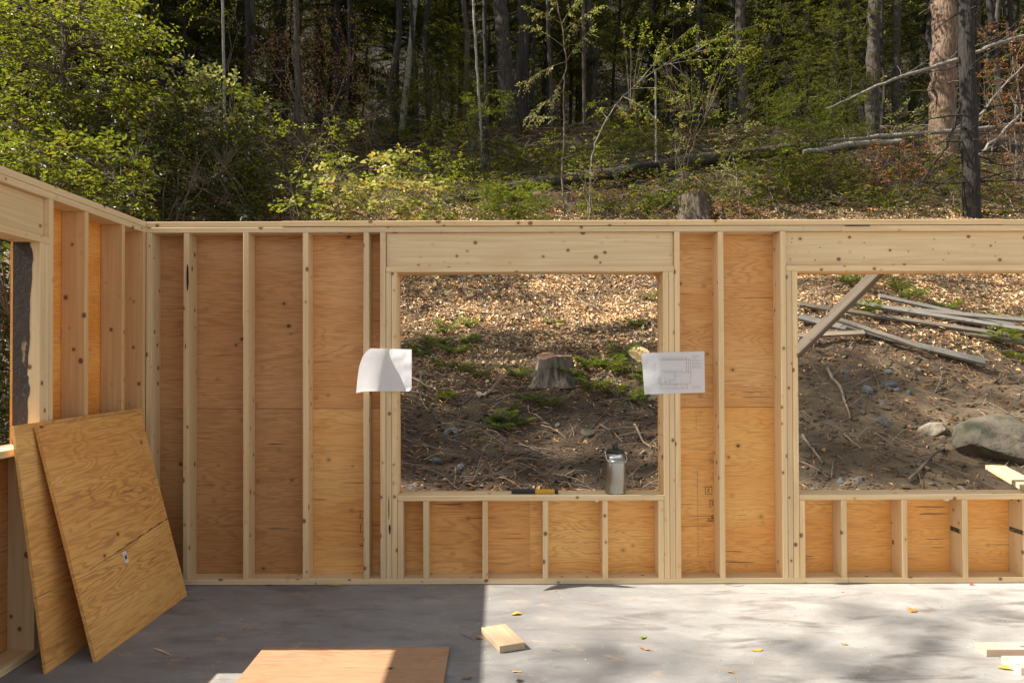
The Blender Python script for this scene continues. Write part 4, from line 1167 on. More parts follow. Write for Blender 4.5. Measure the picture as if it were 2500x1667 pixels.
# stumps
def stump(px, ptop, pbase, wtop, wbase, label, seed, mat, tilt=.13, cut=None):
    g = ground(px, pbase); D = g.y
    Hh = (pbase - ptop) * D / F; rt = wtop / 2 * D / F; rb = wbase / 2 * D / F
    s = thing('tree_stump', label, 'stump', g - Vector((0, 0, .15)))
    mb = MB(); n = 72; K = 22; H2 = Hh + .15; vs = []
    r_ = random.Random(seed); ph = [r_.uniform(0, 6.28) for _ in range(4)]
    for k in range(K + 1):
        t = k / K
        for j in range(n):
            a = 2 * math.pi * j / n
            fl = (1 - t) ** 1.7
            lob = (.5 + .5 * math.sin(a * 5 + ph[0])) ** 2 * .9 + .35 * math.sin(a * 3 + ph[1])
            r = rt * (1 + .05 * math.sin(a * 3 + ph[2]) + .03 * math.sin(a * 7)) + (rb - rt) * fl * (.62 + .6 * lob)
            r += rt * .2 * (float(vn(a * 8.0, t * 2.0 + seed, 7)) - .5) + rt * .1 * (float(vn(a * 19.0, t * 5.0 + seed, 8)) - .5)
            zt = t * H2 + r * math.sin(a) * tilt * t + (.02 * math.sin(a * 2 + ph[3]) + .035 * (float(vn(a * 3, 0, seed)) - .5)) * t
            vs.append((r * math.cos(a), r * math.sin(a), zt))
    idx = np.arange((K + 1) * n).reshape(K + 1, n)
    q = np.stack([idx[:-1], np.roll(idx, -1, 1)[:-1], np.roll(idx, -1, 1)[1:], idx[1:]], -1).reshape(-1, 4)
    mb.add(vs, q); mb.build('bark', mat, s, True)
    mb = MB(); top = np.array(vs[-n:]); inner = top * np.array([.93, .93, 1]) + np.array([0, 0, .004]); mid = top * np.array([.5, .5, 1]) + np.array([0, 0, .006])
    vv = np.vstack([top, inner, mid, [[0, 0, H2 + .004]]])
    f_ = [[j, (j + 1) % n, n + (j + 1) % n, n + j] for j in range(n)] + [[n + j, n + (j + 1) % n, 2 * n + (j + 1) % n, 2 * n + j] for j in range(n)] + [[2 * n + j, 2 * n + (j + 1) % n, 3 * n, 3 * n] for j in range(n)]
    mb.add(vv, f_); mb.build('cut_face', cut or M_CUT, s)
    return s
m = NT('sawn_end_grain'); v = m.obj(False)
ln = m.n('ShaderNodeVectorMath', {0: m.mul(v, (1, 1, 0))}, operation='LENGTH').outputs['Value']
rg = m.math('SINE', m.math('MULTIPLY_ADD', ln, 420.0, m.math('MULTIPLY', m.noise(v, 9, 3), 9.0)))
c_ = m.mix(m.math('MULTIPLY_ADD', rg, .3, .4), (.24, .13, .075), (.15, .08, .045)); c_ = m.mix(m.ramp(m.noise(v, 6, 5), [(.5, 0), (.7, .7)]), c_, (.10, .05, .03))
m.color(c_); m.rough(.85); m.bump(m.noise(v, 40, 4), .006, .7); M_CUT = m.m
m = NT('fresh_cut_wood'); v = m.obj(False)
ln = m.n('ShaderNodeVectorMath', {0: m.mul(v, (1, 0, 1))}, operation='LENGTH').outputs['Value']
m.color(m.mix(m.ramp(m.math('ADD', ln, m.math('MULTIPLY', m.noise(v, 8, 3), .06)), [(.05, 0), (.16, 1)]), (.55, .24, .06), (.62, .42, .18))); m.rough(.8); M_FRESH = m.m
stump(1353, 872, 922, 84, 132, 'grey ridged tree stump with a sawn top in the middle of the bank', 3, mat_bark('stump_bark_grey', (.05, .038, .027), (.20, .165, .12), .8, (.09, .10, .045)))
stump(1700, 474, 545, 66, 112, 'brown furrowed stump just above the wall top', 8, mat_bark('stump_bark_brown', (.035, .025, .018), (.13, .095, .07), .8))
# low fresh stump behind the floor plan
stump(1560, 866, 884, 52, 70, 'low freshly cut stump with an orange top half behind the floor plan sheet', 12, M_BARK, .6, M_FRESH)

# ferns
def fern_mesh(seed, nf=9, L=.34, mat=M_FERN):
    r_ = random.Random(seed); mb = MB()
    for i in range(nf):
        an = 2 * math.pi * i / nf + r_.uniform(-.3, .3); l = L * r_.uniform(.6, 1.1); up = r_.uniform(.95, 1.6)
        pts = []
        for k in range(13):
            t = k / 12; pts.append(np.array([math.cos(an) * l * t, math.sin(an) * l * t, l * (up * t - .95 * t * t)]))
        mb.tube(pts, np.linspace(.002, .0008, 13), 3, 0, .5)
        pos = []; dd = []; nn = []; LL = []
        dirh = np.array([math.cos(an), math.sin(an), 0]); side = np.array([-dirh[1], dirh[0], 0])
        for k in range(2, 13):
            for sub in (0,):
                kk = k + sub
                if kk > 12: continue
                t = kk / 12; p = pts[int(kk)] if sub == 0 else (pts[k] + pts[min(k + 1, 12)]) / 2
                ll = l * .34 * math.sin(math.pi * min(1, t * 1.02) ** .75) + .008
                for s_ in (-1, 1):
                    pos.append(p); dd.append(side * s_ + dirh * .35 + np.array([0, 0, -.15])); nn.append([0, 0, 1]); LL.append(ll)
        LL = np.array(LL); mb.leaves(pos, np.array(dd), np.array(nn, float), LL, LL * .27 + .003, 0, np.clip(np.full(len(LL), r_.random()) , 0, 1), simple=True, fold=.1)
    return mb.mesh('fern', mat)
FM = [fern_mesh(s) for s in (1, 2, 3, 4)]
FN = [(1020, 870, 1.1, 'fern clump at the right edge of the crumpled paper'), (1060, 850, 1.2, 'shaded fern right of the crumpled paper, second in the row'), (1105, 870, 1.2, 'dark green fern in the shade left of the stump'),
 (1150, 845, 1.1, 'small fern on the shade line left of the stump'), (1130, 905, .9, 'bright fern tuft below the shade line'), (1080, 905, 1.0, 'sunlit fern tuft below the row of ferns at left'),
 (1085, 985, .9, 'lone fern on the lit soil low at the left'), (1260, 925, 1.1, 'fern growing against the left foot of the stump'), (1180, 925, .9, 'little fern left of the one at the stump foot'),
 (1385, 935, 1.3, 'bright fern at the right foot of the stump'), (1430, 900, 1.3, 'fern right behind the stump'), (1480, 905, 1.4, 'broad fern in the middle of the right fern bed'),
 (1520, 880, 1.3, 'shaded fern near the cut log'), (1545, 925, 1.4, 'bright fern beneath the floor plan sheet corner'), (1440, 955, 1.3, 'lowest bright fern of the fern bed'), (1500, 965, 1.1, 'fern at the lower edge of the fern bed'),
 (1560, 985, 1.0, 'fern at the lower right corner of the fern bed'), (1590, 940, 1.2, 'fern touching the right jamb of the middle window'), (1340, 1000, 1.1, 'dim fern in the shade band below the stump'),
 (1290, 985, .9, 'small fern left in the shade band'), (1240, 1035, 1.2, 'fern patch low in the middle on dark soil'), (1215, 1050, 1.0, 'fern left of the low middle patch'), (1275, 1040, .8, 'tiny fern right of the low middle patch'),
 (1550, 800, .9, 'low green fern near the top right of the middle window view'), (1585, 735, .8, 'grassy tuft at the upper right of the middle window view'), (1350, 800, .8, 'tuft of green above the stump'),
 (2112, 772, 1.5, 'drooping fern right of the wooden brace'), (2080, 700, 1.4, 'fern half hidden behind the wooden brace'), (2190, 715, 1.4, 'fern on the slope above the planks'), (2230, 735, 1.3, 'second fern on the slope above the planks'),
 (2320, 760, 1.2, 'small plant above the right end of the planks'), (2450, 850, 1.6, 'green fern by the plank ends at the right edge'), (2410, 835, 1.2, 'fern left of the one by the plank ends'), (2480, 885, 1.1, 'little fern below the plank ends'),
 (2400, 790, 1.1, 'dark plant just behind the planks'), (1150, 800, 1.0, 'fern on the sunlit upper bank left of centre'), (1090, 815, 1.1, 'fern under the bent twig on the left bank'),
 (1460, 520, 2.2, 'fern bed plant left of the brown stump above the wall'), (1560, 528, 2.2, 'green fern right next to the brown stump'), (1620, 505, 2.0, 'fern behind the brown stump'), (1260, 500, 2.4, 'large fern above the wall top in the centre'),
 (2150, 500, 1.8, 'fern in the clearing above the wall'), (990, 345, 3.0, 'pale fern at the foot of the dark forest'), (1830, 500, 1.6, 'low fern right of the brown stump')]
for i, (a, b, s_, lab) in enumerate(FN):
    g = ground(a, b); o = link('fern', FM[i % 4], loc=g); o.scale = (s_ * .78,) * 3; o.rotation_euler = (.15, 0, random.uniform(0, 6.28)); tag(o, lab, 'fern', 'ferns on the bank')

# weathered planks
PL = [((1952, 772), (2510, 869), .1, 'long pinkish plank running through the whole right window view', M_LUM_OLD), ((2059, 768), (2510, 833), .1, 'weathered plank behind the long pinkish one', M_LUM_GREY),
 ((1950, 800), (2405, 915), .13, 'grey plank, lowest of the pile, ending on bare soil', M_LUM_GREY), ((2147, 748), (2476, 822), .10, 'plank sticking out on top of the pile with a blunt left end', M_LUM_GREY),
 ((2050, 808), (2250, 878), .09, 'short narrow plank crossing onto the lowest one', M_LUM_OLD), ((1950, 849), (2110, 843), .09, 'short plank lying level at the left under the pile', M_LUM_OLD),
 ((2035, 784), (2461, 850), .09, 'plank in the middle of the pile', M_LUM_OLD), ((2136, 778), (2520, 808), .10, 'rearmost plank at the back of the pile', M_LUM_GREY)]
for k, (a, b, w, lab, mt) in enumerate(PL):
    A = ground(*a); Bq = ground(*b)
    A.z += .13; Bq.z += .13; 
    d = Bq - A
    o = lumber('weathered_plank', d.length, w, T, (A + Bq) / 2 + Vector((0, 0, .02)), d, (0, 1, .75), mt, jig=0, tone=random.uniform(.6, .95))
    tag(o, lab, 'plank', 'planks dumped on the bank')
br = thing('wooden_brace', 'diagonal brace of old brown boards outside the right window', 'brace', P(2000, 810, YW + .35))
A = P(1880, 928, YW + .32); Bq = P(2215, 598, YW + .30); dd = Bq - A; c_ = (A + Bq) / 2 - br.location
wv = Vector((0, .55, 1)).normalized()
sidev = dd.normalized().cross(Vector((0, 1, 0))).normalized()
lumber('board', dd.length, .064, T, c_, dd, Vector((0, .75, 0)) + sidev, M_LUM_BROWN, br, tone=.5)
lumber('board', dd.length * .97, .064, T, c_ + dd.normalized().cross(Vector((0, .75, 0)) + sidev).normalized() * (T + .004), dd, Vector((0, .75, 0)) + sidev, M_LUM_OLD, br, tone=.5)

# ================================================================== VEGETATION
def sprays(mb, bases, dirs, n, twig, leafL, leafW, mat, simple_=True, twigmat=None, droop=.15, spread=.9, tint=None, wood=0):
    """flat sprays of alternate leaves; bases (S,3), dirs (S,3)"""
    bases = np.asarray(bases, float); dirs = np.asarray(dirs, float); S = len(bases)
    dirs = dirs / (np.linalg.norm(dirs, axis=1)[:, None] + 1e-9)
    up = np.tile([0, 0, 1.], (S, 1)) + rng.normal(size=(S, 3)) * .28
    side = np.cross(dirs, up); side /= np.linalg.norm(side, axis=1)[:, None] + 1e-9
    upn = np.cross(side, dirs)
    TW = twig * rng.uniform(.6, 1.25, S)[:, None]
    st_ = rng.random(S) if tint is None else tint(S)
    for k in range(n):
        t = (k + .6) / n; sgn = 1 if k % 2 else -1
        pos = bases + dirs * TW * t - np.array([0, 0, 1]) * (droop * TW * t * t) + rng.normal(size=(S, 3)) * twig * .025
        d = dirs * (.55 + .6 * (k == n - 1)) + side * sgn * spread * (0.1 if k == n - 1 else 1) + rng.normal(size=(S, 3)) * .22 - np.array([0, 0, .25])
        nr = upn + rng.normal(size=(S, 3)) * .35
        L = leafL * rng.uniform(.6, 1.15, S) * (1 - .35 * t)
        mb.leaves(pos, d, nr, L, L * (leafW / leafL), mat, np.clip(st_ * .7 + rng.random(S) * .38, 0, 1), fold=.15, simple=simple_)
    if twigmat is not None:
        for i in range(S):
            e_ = bases[i] + dirs[i] * TW[i] * .95 - np.array([0, 0, droop * float(TW[i][0]) * .9])
            mb.tube([bases[i], (bases[i] + e_) / 2 + np.array([0, 0, .02 * twig]), e_], [twig * .008, twig * .006, twig * .003], 3, twigmat, .5)

def shrub(name, label, cat, region, N, Drange, leafmat, n=9, twig=.35, L=.07, W=.04, base=None, stems=4, hdir=(0, -.2, .1), simple_=False, stemr=.012, barkmat=None, group=None, flat=.35, weight=None, tintf=None, droop=.2, dirj=1.0, connect=.35):
    """a bush whose foliage fills a polygon (pixel rectangles) at its own distance"""
    pts = []
    while len(pts) < N:
        rx = random.choices(region, weights=[(r[2] - r[0]) * (r[3] - r[1]) * (r[4] if len(r) > 4 else 1) for r in region])[0]
        a = random.uniform(rx[0], rx[2]); b = random.uniform(rx[1], rx[3])
        # ragged clumps
        if float(vn(a / 60, b / 45, 31)) * .7 + float(vn(a / 22, b / 18, 32)) * .3 < random.uniform(.12, .6): continue
        D = random.uniform(*Drange)
        p = P(a, b, D)
        if p.z < hz(p.x, p.y) + .03: continue
        pts.append(p)
    c = sum(pts, Vector()) / len(pts)
    if base is None: bx = Vector((c.x, c.y, hz(c.x, c.y)))
    else: bx = Vector((*base, hz(*base)))
    root = thing(name, label, cat, bx, group)
    A = np.array([tuple(p - bx) for p in pts])
    # stems
    mbw = MB(); nodes = []
    for s_ in range(stems):
        tgt = A[random.randrange(len(A))]
        st0 = np.array([random.gauss(0, .15), random.gauss(0, .15), -.05])
        path = []
        for k in range(9):
            t = k / 8
            p = st0 * (1 - t) + tgt * t; p[2] += math.sin(math.pi * t) * .12 * abs(tgt[2])
            p = p + rng.normal(size=3) * .04 * (0 < k < 8)
            path.append(p); nodes.append(p)
        mbw.tube(path, np.linspace(stemr, stemr * .3, 9), 6)
    nodes = np.array(nodes)
    outd = []
    for i, p in enumerate(A):
        dist = np.linalg.norm(nodes - p, axis=1) + np.maximum(0, nodes[:, 2] - p[2]) * .5
        q_ = nodes[int(np.argmin(dist))]
        if random.random() < connect:
            mid = (p + q_) / 2 + np.array([0, 0, .06])
            mbw.tube([q_, mid, p], [stemr * .35, stemr * .28, stemr * .15], 3)
        dv = p - q_; dv[2] *= flat
        dv = dv / (np.linalg.norm(dv) + 1e-6) + rng.normal(size=3) * .5 * dirj * np.array([1, 1, .4]) + np.array(hdir)
        outd.append(dv)
    mb = MB(); sprays(mb, A, np.array(outd), n, twig, L, W, 0, simple_, None, droop, tint=tintf)
    mbw.build('stem', barkmat or M_TWIG, root, True)
    mb.build('foliage', leafmat, root)
    return root

# --- hemlock / conifer crown meshes
def conifer(seed, Hh, r0, zlow, mat, dens=1.0, droop=.35, leaf=(.17, .034), needle=True):
    r_ = random.Random(seed); mbw = MB(); mbf = MB()
    k = 14; path = [(r_.gauss(0, .03) * i * .3, r_.gauss(0, .03) * i * .3, Hh * i / k) for i in range(k + 1)]
    th = mbw.tube(path, np.linspace(r0, r0 * .25, k + 1), 14)
    z = zlow; bases = []; dirs = []
    while z < Hh * .98:
        t = (z - zlow) / (Hh - zlow); RL = (1 - t * .72) * (Hh * .17 + 1.2)
        for j in range(max(2, int(4 * dens))):
            an = r_.uniform(0, 6.28); l = RL * r_.uniform(.55, 1.1)
            pz = z + r_.uniform(-.2, .2)
            pts = []
            for q_ in range(6):
                u = q_ / 5
                pts.append(np.array([math.cos(an) * l * u, math.sin(an) * l * u, pz + l * (.12 * u - droop * u * u)]))
            mbw.tube(pts, np.linspace(.022 + l * .004, .005, 6), 4)
            ns = int(9 * l * dens)
            for q_ in range(ns):
                u = r_.uniform(.18, 1); p = np.array([math.cos(an) * l * u, math.sin(an) * l * u, pz + l * (.12 * u - droop * u * u)])
                sg = r_.choice((-1, 1)); a2 = an + sg * r_.uniform(.3, 1.1)
                bases.append(p); dirs.append((math.cos(a2), math.sin(a2), -.25 + r_.uniform(-.2, .1)))
        z += r_.uniform(.28, .5)
    sprays(mbf, bases, dirs, 14, .5, leaf[0], leaf[1], 0, True, None, .3, 1.0)
    return mbw, mbf.mesh('crown', mat)
CON = []
for s_, Hh, r0, zl, dn in ((1, 15, .17, 3.2, 1.0), (2, 18, .22, 4.5, .9), (3, 12, .12, 2.0, 1.0), (4, 19, .25, 6.0, .8)):
    w_, f_ = conifer(s_, Hh, r0, zl, M_HEM, dn)
    CON.append((w_.mesh('trunk', M_BARK_DK, True), f_, Hh))
def place_con(x, y, k, label, cat='tree', group=None, s=1.0, rz=None):
    t = thing('hemlock_tree', label, cat, (x, y, hz(x, y) - .15), group)
    t.scale = (s, s, s); t.rotation_euler = (random.uniform(-.03, .03), random.uniform(-.03, .03), random.uniform(0, 6.28) if rz is None else rz)
    link('trunk', CON[k][0], t); link('crown', CON[k][1], t)
    return t
def at(px, D):
    p = P(px, 400, D); return p.x, p.y
# broadleaf crown for tall trees
def broad(seed, Hh, r0, zlow, mat, R=2.4, N=650):
    r_ = random.Random(seed); mbw = MB(); mbf = MB(); k = 12
    lean = r_.uniform(-.03, .03)
    path = [(lean * i + r_.gauss(0, .04), r_.gauss(0, .04), Hh * i / k) for i in range(k + 1)]
    mbw.tube(path, np.linspace(r0, r0 * .3, k + 1), 12)
    B_ = []; Dv = []
    for b in range(26):
        z = zlow + (Hh - zlow) * (b / 26); an = r_.uniform(0, 6.28); l = R * r_.uniform(.5, 1.2)
        pts = [np.array([math.cos(an) * l * u, math.sin(an) * l * u, z + l * .45 * u - l * .12 * u * u]) for u in np.linspace(0, 1, 6)]
        mbw.tube(pts, np.linspace(r0 * .28, .008, 6), 5)
        for q_ in range(N // 26):
            u = r_.uniform(.3, 1.05); p = np.array([math.cos(an) * l * u, math.sin(an) * l * u, z + l * .45 * u]) + np.array([r_.gauss(0, .38), r_.gauss(0, .38), r_.gauss(0, .3)])
            B_.append(p); a2 = r_.uniform(0, 6.28); Dv.append((math.cos(a2), math.sin(a2), -.1))
    sprays(mbf, B_, Dv, 9, .42, .10, .06, 0, True, None, .2)
    return mbw.mesh('trunk', M_BARK, True), mbf.mesh('crown', mat), Hh
BRD = [broad(11, 16, .16, 4.5, M_GREEN), broad(12, 14, .12, 3.5, M_YGREEN), broad(13, 18, .2, 6, M_DKGREEN)]
BK = 'dark forest trees deep in the shade'
lab_c = 'dark hemlock among the crowd of trees deep in the shaded forest'
lab_b = 'leafy broadleaf tree among the crowd deep in the shaded forest'
r_ = random.Random(77)
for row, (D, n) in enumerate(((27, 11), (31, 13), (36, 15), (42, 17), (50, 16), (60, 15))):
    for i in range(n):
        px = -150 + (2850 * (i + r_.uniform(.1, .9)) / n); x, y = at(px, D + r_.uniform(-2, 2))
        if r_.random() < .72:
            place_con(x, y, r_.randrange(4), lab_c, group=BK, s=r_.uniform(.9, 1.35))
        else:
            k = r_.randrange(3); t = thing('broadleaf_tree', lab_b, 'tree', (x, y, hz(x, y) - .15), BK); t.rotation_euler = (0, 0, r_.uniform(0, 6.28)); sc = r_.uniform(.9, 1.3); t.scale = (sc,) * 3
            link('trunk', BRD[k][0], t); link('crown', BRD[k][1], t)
# crowns that roof the forest and stand left of the frame (they shade the slope)
# bare dark stems filling the depths
r_ = random.Random(5)
TM = []
for s_ in range(4):
    mb = MB(); Hh = 15
    path = [(r_.gauss(0, .05), r_.gauss(0, .05), Hh * i / 10) for i in range(11)]
    mb.tube(path, np.linspace(.075, .03, 11), 8)
    for b in range(16):
        z = r_.uniform(1.5, 12); an = r_.uniform(0, 6.28); l = r_.uniform(.3, 1.3)
        mb.tube([(0, 0, z), (math.cos(an) * l * .5, math.sin(an) * l * .5, z - .02), (math.cos(an) * l, math.sin(an) * l, z - .18 * l)], [.012, .008, .003], 3)
    TM.append(mb.mesh('trunk', M_BARK_DK if s_ < 3 else M_BARK, True))
for i in range(105):
    D = r_.uniform(21, 40); px = r_.uniform(-60, 2560)
    if 1380 < px < 2060 and D < 24: D += 5
    x, y = at(px, D)
    t = link('bare_trunk', TM[r_.randrange(4)], loc=(x, y, hz(x, y) - .2)); s_ = r_.uniform(.7, 1.7); t.scale = (s_, s_, 1.1); t.rotation_euler = (r_.gauss(0, .035), r_.gauss(0, .035), r_.uniform(0, 6.28))
    tag(t, 'slim bare dark trunk standing in the dim forest interior', 'tree', 'slim bare trunks in the dim forest')

# --- individual trunks
def trunk(px0, pyb, D, wpx, label, mat, px1=None, top=0, name='tree', twigs=0, taper=.75, sides=20, crown=None, twigmat=None, tlen=(.5, 1.8), Hx=3.0, wob=.02):
    x, y = at(px0, D); z = hz(x, y)
    pt = P(px1 if px1 is not None else px0, top, D)
    r0 = wpx / 2 * D / F
    zt = pt.z + Hx
    k = (zt - z) / (pt.z - z); x1 = x + (pt.x - x) * k
    z -= .4; t_ = thing(name, label, 'tree', (x, y, z - .2))
    mb = MB(); n = 30; path = []
    rr = random.Random(int(px0 * 7))
    o_ = 0
    for i in range(n + 1):
        u = i / n; path.append(((x1 - x) * u + rr.gauss(0, wob * r0 * 4) * (i > 0), rr.gauss(0, wob * r0 * 4), (zt - z + .2) * u))
    rad = r0 * (1 - (1 - taper) * np.linspace(0, 1, n + 1)) * (1 + .5 * np.exp(-np.linspace(0, 1, n + 1) * 26))
    rad = rad * (1 + .05 * rng.normal(size=n + 1) * .5)
    mb.tube(path, rad, sides)
    mb.build('trunk', mat, t_, True)
    if twigs:
        mb = MB()
        for b in range(twigs):
            u = rr.uniform(.12, .95); i = int(u * n); p = np.array(path[i]); an = rr.uniform(0, 6.28); l = rr.uniform(*tlen)
            pts = [p]; d = np.array([math.cos(an), math.sin(an), rr.uniform(-.35, .35)])
            for q_ in range(6):
                d = d + np.array([rr.gauss(0, .2), rr.gauss(0, .2), rr.gauss(0, .18) - .04]); pts.append(pts[-1] + d / np.linalg.norm(d) * l / 6)
            rb = max(.006, r0 * .12)
            mb.tube(pts, np.linspace(rb, .002, 7), 4)
            for s2 in range(rr.randrange(1, 4)):
                q_ = pts[rr.randrange(2, 6)]; d2 = d + np.array([rr.gauss(0, .7), rr.gauss(0, .7), rr.gauss(0, .5)])
                d2 /= np.linalg.norm(d2); ll = l * rr.uniform(.2, .5)
                mb.tube([q_, q_ + d2 * ll * .5 + np.array([0, 0, .02]), q_ + d2 * ll], [rb * .4, rb * .3, .0015], 3)
        tag(mb.build('dead_branch', twigmat or M_TWIG, t_, True), kind='stuff')
    return t_
trunk(2302, 324, 20, 62, 'thick reddish barked tree lit by sun at the upper right', M_BARK_RED, 2305, twigs=8, tlen=(.4, 1.2))
trunk(2128, 335, 21.5, 34, 'straight grey brown tree left of the thick reddish one', M_BARK, 2134, twigs=16)
trunk(2372, 528, 14.6, 40, 'dark near tree at the right with many bare branches, its foot at the wall top', M_BARK_DK, 2358, twigs=46, tlen=(.7, 2.3), twigmat=M_BARK_DK)
trunk(1246, 322, 24, 40, 'dark furrowed tree in the upper centre, pale strip on its left side', M_BARK, 1222, twigs=12)
trunk(1192, 410, 18.6, 11, 'thin dark twin stem in the upper centre, right one', M_BARK_DK, 1183, twigs=9, tlen=(.3, 1))
trunk(1184, 400, 18.3, 7, 'thin greenish twin stem in the upper centre, left one', M_BARK_PALE, 1156, twigs=6, tlen=(.3, .9), wob=.05)
trunk(730, 310, 17.5, 15, 'slender brown tree in front of the hanging dead leaves', M_BARK, 724, twigs=10, tlen=(.4, 1.5))
trunk(553, 260, 16.5, 8, 'very thin pale trunk right of the big leafy bush', M_BARK_PALE, 544, twigs=5, tlen=(.3, 1))
trunk(425, 260, 25, 64, 'wide black trunk behind the leafy bush', M_BARK_DK, 432)
trunk(168, 200, 15.5, 22, 'grey trunk rising out of the leafy bush at upper left', M_BARK, 160)
trunk(975, 240, 23, 16, 'leaning pale lit trunk left of centre in the forest', M_BARK_PALE, 1012, twigs=4)
trunk(1816, 290, 25, 26, 'brown trunk behind the yellow green sapling at right', M_BARK, 1806, twigs=5)
trunk(1428, 310, 22.5, 10, 'thin straight trunk right of the upright sapling', M_BARK, 1424, twigs=4)
trunk(1660, 300, 27, 24, 'dim trunk behind the leaning sapling', M_BARK_DK, 1650)
trunk(1603, 430, 17.5, 6, 'very thin silvery pole in front of the fallen log', M_BARK_PALE, 1600, top=180, Hx=.1)
trunk(2040, 300, 29, 18, 'background trunk just left of the grey brown tree', M_BARK, 2036)
trunk(2185, 300, 28, 20, 'shaded trunk between the grey brown and the reddish tree', M_BARK, 2190)

# --- fallen logs
def biglog(pts, radii, label, mat, name='fallen_log', kids=0, cat='log', sides=14, kl=(.3, .9)):
    w = [P(a, b, D) for a, b, D in pts]
    fine = []; rads = []
    for i in range(len(w) - 1):
        for k in range(6):
            t = k / 6; fine.append(w[i].lerp(w[i + 1], t) + Vector((random.gauss(0, .012), random.gauss(0, .012), random.gauss(0, .012)))); rads.append(radii[i] * (1 - t) + radii[i + 1] * t)
    fine.append(w[-1]); rads.append(radii[-1]); c = fine[0].copy()
    mb = MB(); mb.tube([p - c for p in fine], np.array(rads) * (1 + .05 * rng.normal(size=len(rads))), sides, cap=True)
    for k in range(kids):
        i = random.randrange(2, len(fine) - 2); p = fine[i] - c; l = random.uniform(*kl); d = Vector((random.gauss(0, .6), random.gauss(0, .6), random.uniform(.1, 1))).normalized()
        mb.tube([p, p + d * l * .5 + Vector((.03, 0, 0)), p + d * l], [rads[i] * .22, rads[i] * .15, .003], 5)
    return tag(link(name, mb.mesh(name, mat, True), loc=c), label, cat)
def gD(px, py): return ground(px, py).y
biglog([(1050, 503, gD(1050, 510)), (1300, 446, gD(1300, 460) - .3), (1500, 424, gD(1500, 440) - .4), (1740, 386, gD(1740, 400) - .4), (1960, 362, gD(1960, 376) - .3), (2150, 352, gD(2150, 360))], [.07, .11, .15, .17, .15, .12], 'long mossy fallen log running across the slope above the wall', M_MOSS, kids=10)
biglog([(1610, 402, 17.2), (1560, 408, 17), (1500, 428, 16.7)], [.07, .08, .06], 'short dark log lying behind the long mossy one', M_BARK_DK)
biglog([(2010, 347, 17.5), (2170, 332, 17.5), (2350, 318, 17.4), (2520, 302, 17.3)], [.035, .055, .05, .05], 'pale fallen branch lying level below the reddish tree', M_BARK_PALE, kids=8)
biglog([(1960, 372, 17.2), (2080, 353, 17.2), (2200, 345, 17.2)], [.05, .075, .06], 'short pale log below the level branch', M_BARK_PALE)
biglog([(2015, 268, 17), (2120, 218, 16.9), (2240, 175, 16.8), (2340, 145, 16.7), (2420, 112, 16.6), (2520, 82, 16.5)], [.014, .03, .038, .045, .042, .036], 'white leaning birch stem crossing in front of the right trees', M_BARK_PALE, name='leaning_birch', kids=16, cat='tree')
biglog([(2180, 500, 14.6), (2260, 430, 14.6), (2310, 360, 14.7), (2345, 260, 14.8)], [.01, .02, .025, .03], 'bent dark branch hanging from the near dark tree', M_BARK_DK, name='broken_branch', kids=8, cat='branch', sides=7)
biglog([(2370, 400, 14.8), (2440, 330, 15), (2520, 250, 15.2)], [.03, .025, .02], 'grey branch slanting up at the right edge', M_BARK_PALE, name='broken_branch', kids=10, cat='branch', sides=8)
biglog([(2380, 295, 15.2), (2440, 220, 15.4), (2500, 160, 15.6)], [.025, .02, .012], 'thin grey branch above the slanting one at the right edge', M_BARK_PALE, name='broken_branch', kids=8, cat='branch', sides=7)
for a, b, r0, lab in (([(2015, 478), (2060, 490), (2090, 492)], 0, .035, 'pale root on the clearing above the wall'), ([(1850, 500), (1890, 515), (1905, 530)], 0, .04, 'broken grey limb right of the brown stump'), ([(1950, 475), (1965, 450), (1980, 430)], 0, .02, 'upright grey twig on the clearing'), ([(1065, 322), (1100, 345), (1140, 352)], 0, .03, 'thin fallen stick at the foot of the dark forest'), ([(1265, 372), (1290, 362), (1310, 362)], 0, .06, 'short log stub left of the upright sapling')):
    fallen(a, r0, lab, M_STICK, .05, kids=2)

# --- shrubs and saplings
shrub('leafy_bush', 'big bright green leafy bush filling the upper left corner', 'bush', [(-80, -40, 330, 260, 1.5), (-80, 200, 260, 420, 1.0), (150, 60, 400, 300, .9)], 1700, (12.6, 17.5), M_GREEN, 9, .55, .13, .075, base=(-9.2, 14.6), stems=9, stemr=.03, barkmat=M_TWIG, simple_=False)
shrub('leafy_bush', 'darker green bush right of the big bright one, reaching down to the wall top', 'bush', [(120, 230, 620, 535, 1.4), (430, 190, 560, 300, .5)], 1300, (12.8, 16.8), M_DKGREEN, 9, .52, .13, .08, base=(-6.6, 14.4), stems=8, stemr=.022, hdir=(.15, -.2, .0))
shrub('leafy_bush', 'low green bush behind the side wall corner', 'bush', [(-60, 330, 360, 530, 1)], 420, (9.2, 10.4), M_GREEN, 9, .34, .1, .06, base=(-6.2, 9.8), stems=6, stemr=.015)
shrub('sapling', 'pale topped sapling with large light leaves at the edge of the dark forest', 'sapling', [(370, 150, 500, 260, 1), (470, 180, 580, 330, 1)], 70, (12.9, 13.5), M_PALE, 6, .34, .12, .085, base=(-6.0, 13.2), stems=4, stemr=.012)
shrub('yellow_shrub', 'shrub with big pale yellow leaves right above the wall top left of centre', 'shrub', [(800, 430, 1060, 538, 1.6), (760, 380, 960, 450, .8), (880, 350, 1000, 400, .35)], 230, (11.8, 13.6), M_YELLOW_LEAF, 6, .28, .125, .088, stems=7, stemr=.012, barkmat=M_STICK)
shrub('sapling', 'small sapling with round light green leaves left of the yellow shrub', 'sapling', [(690, 420, 790, 535, 1)], 34, (11.5, 12.2), M_YGREEN, 6, .24, .10, .07, stems=3, stemr=.008, barkmat=M_STICK)
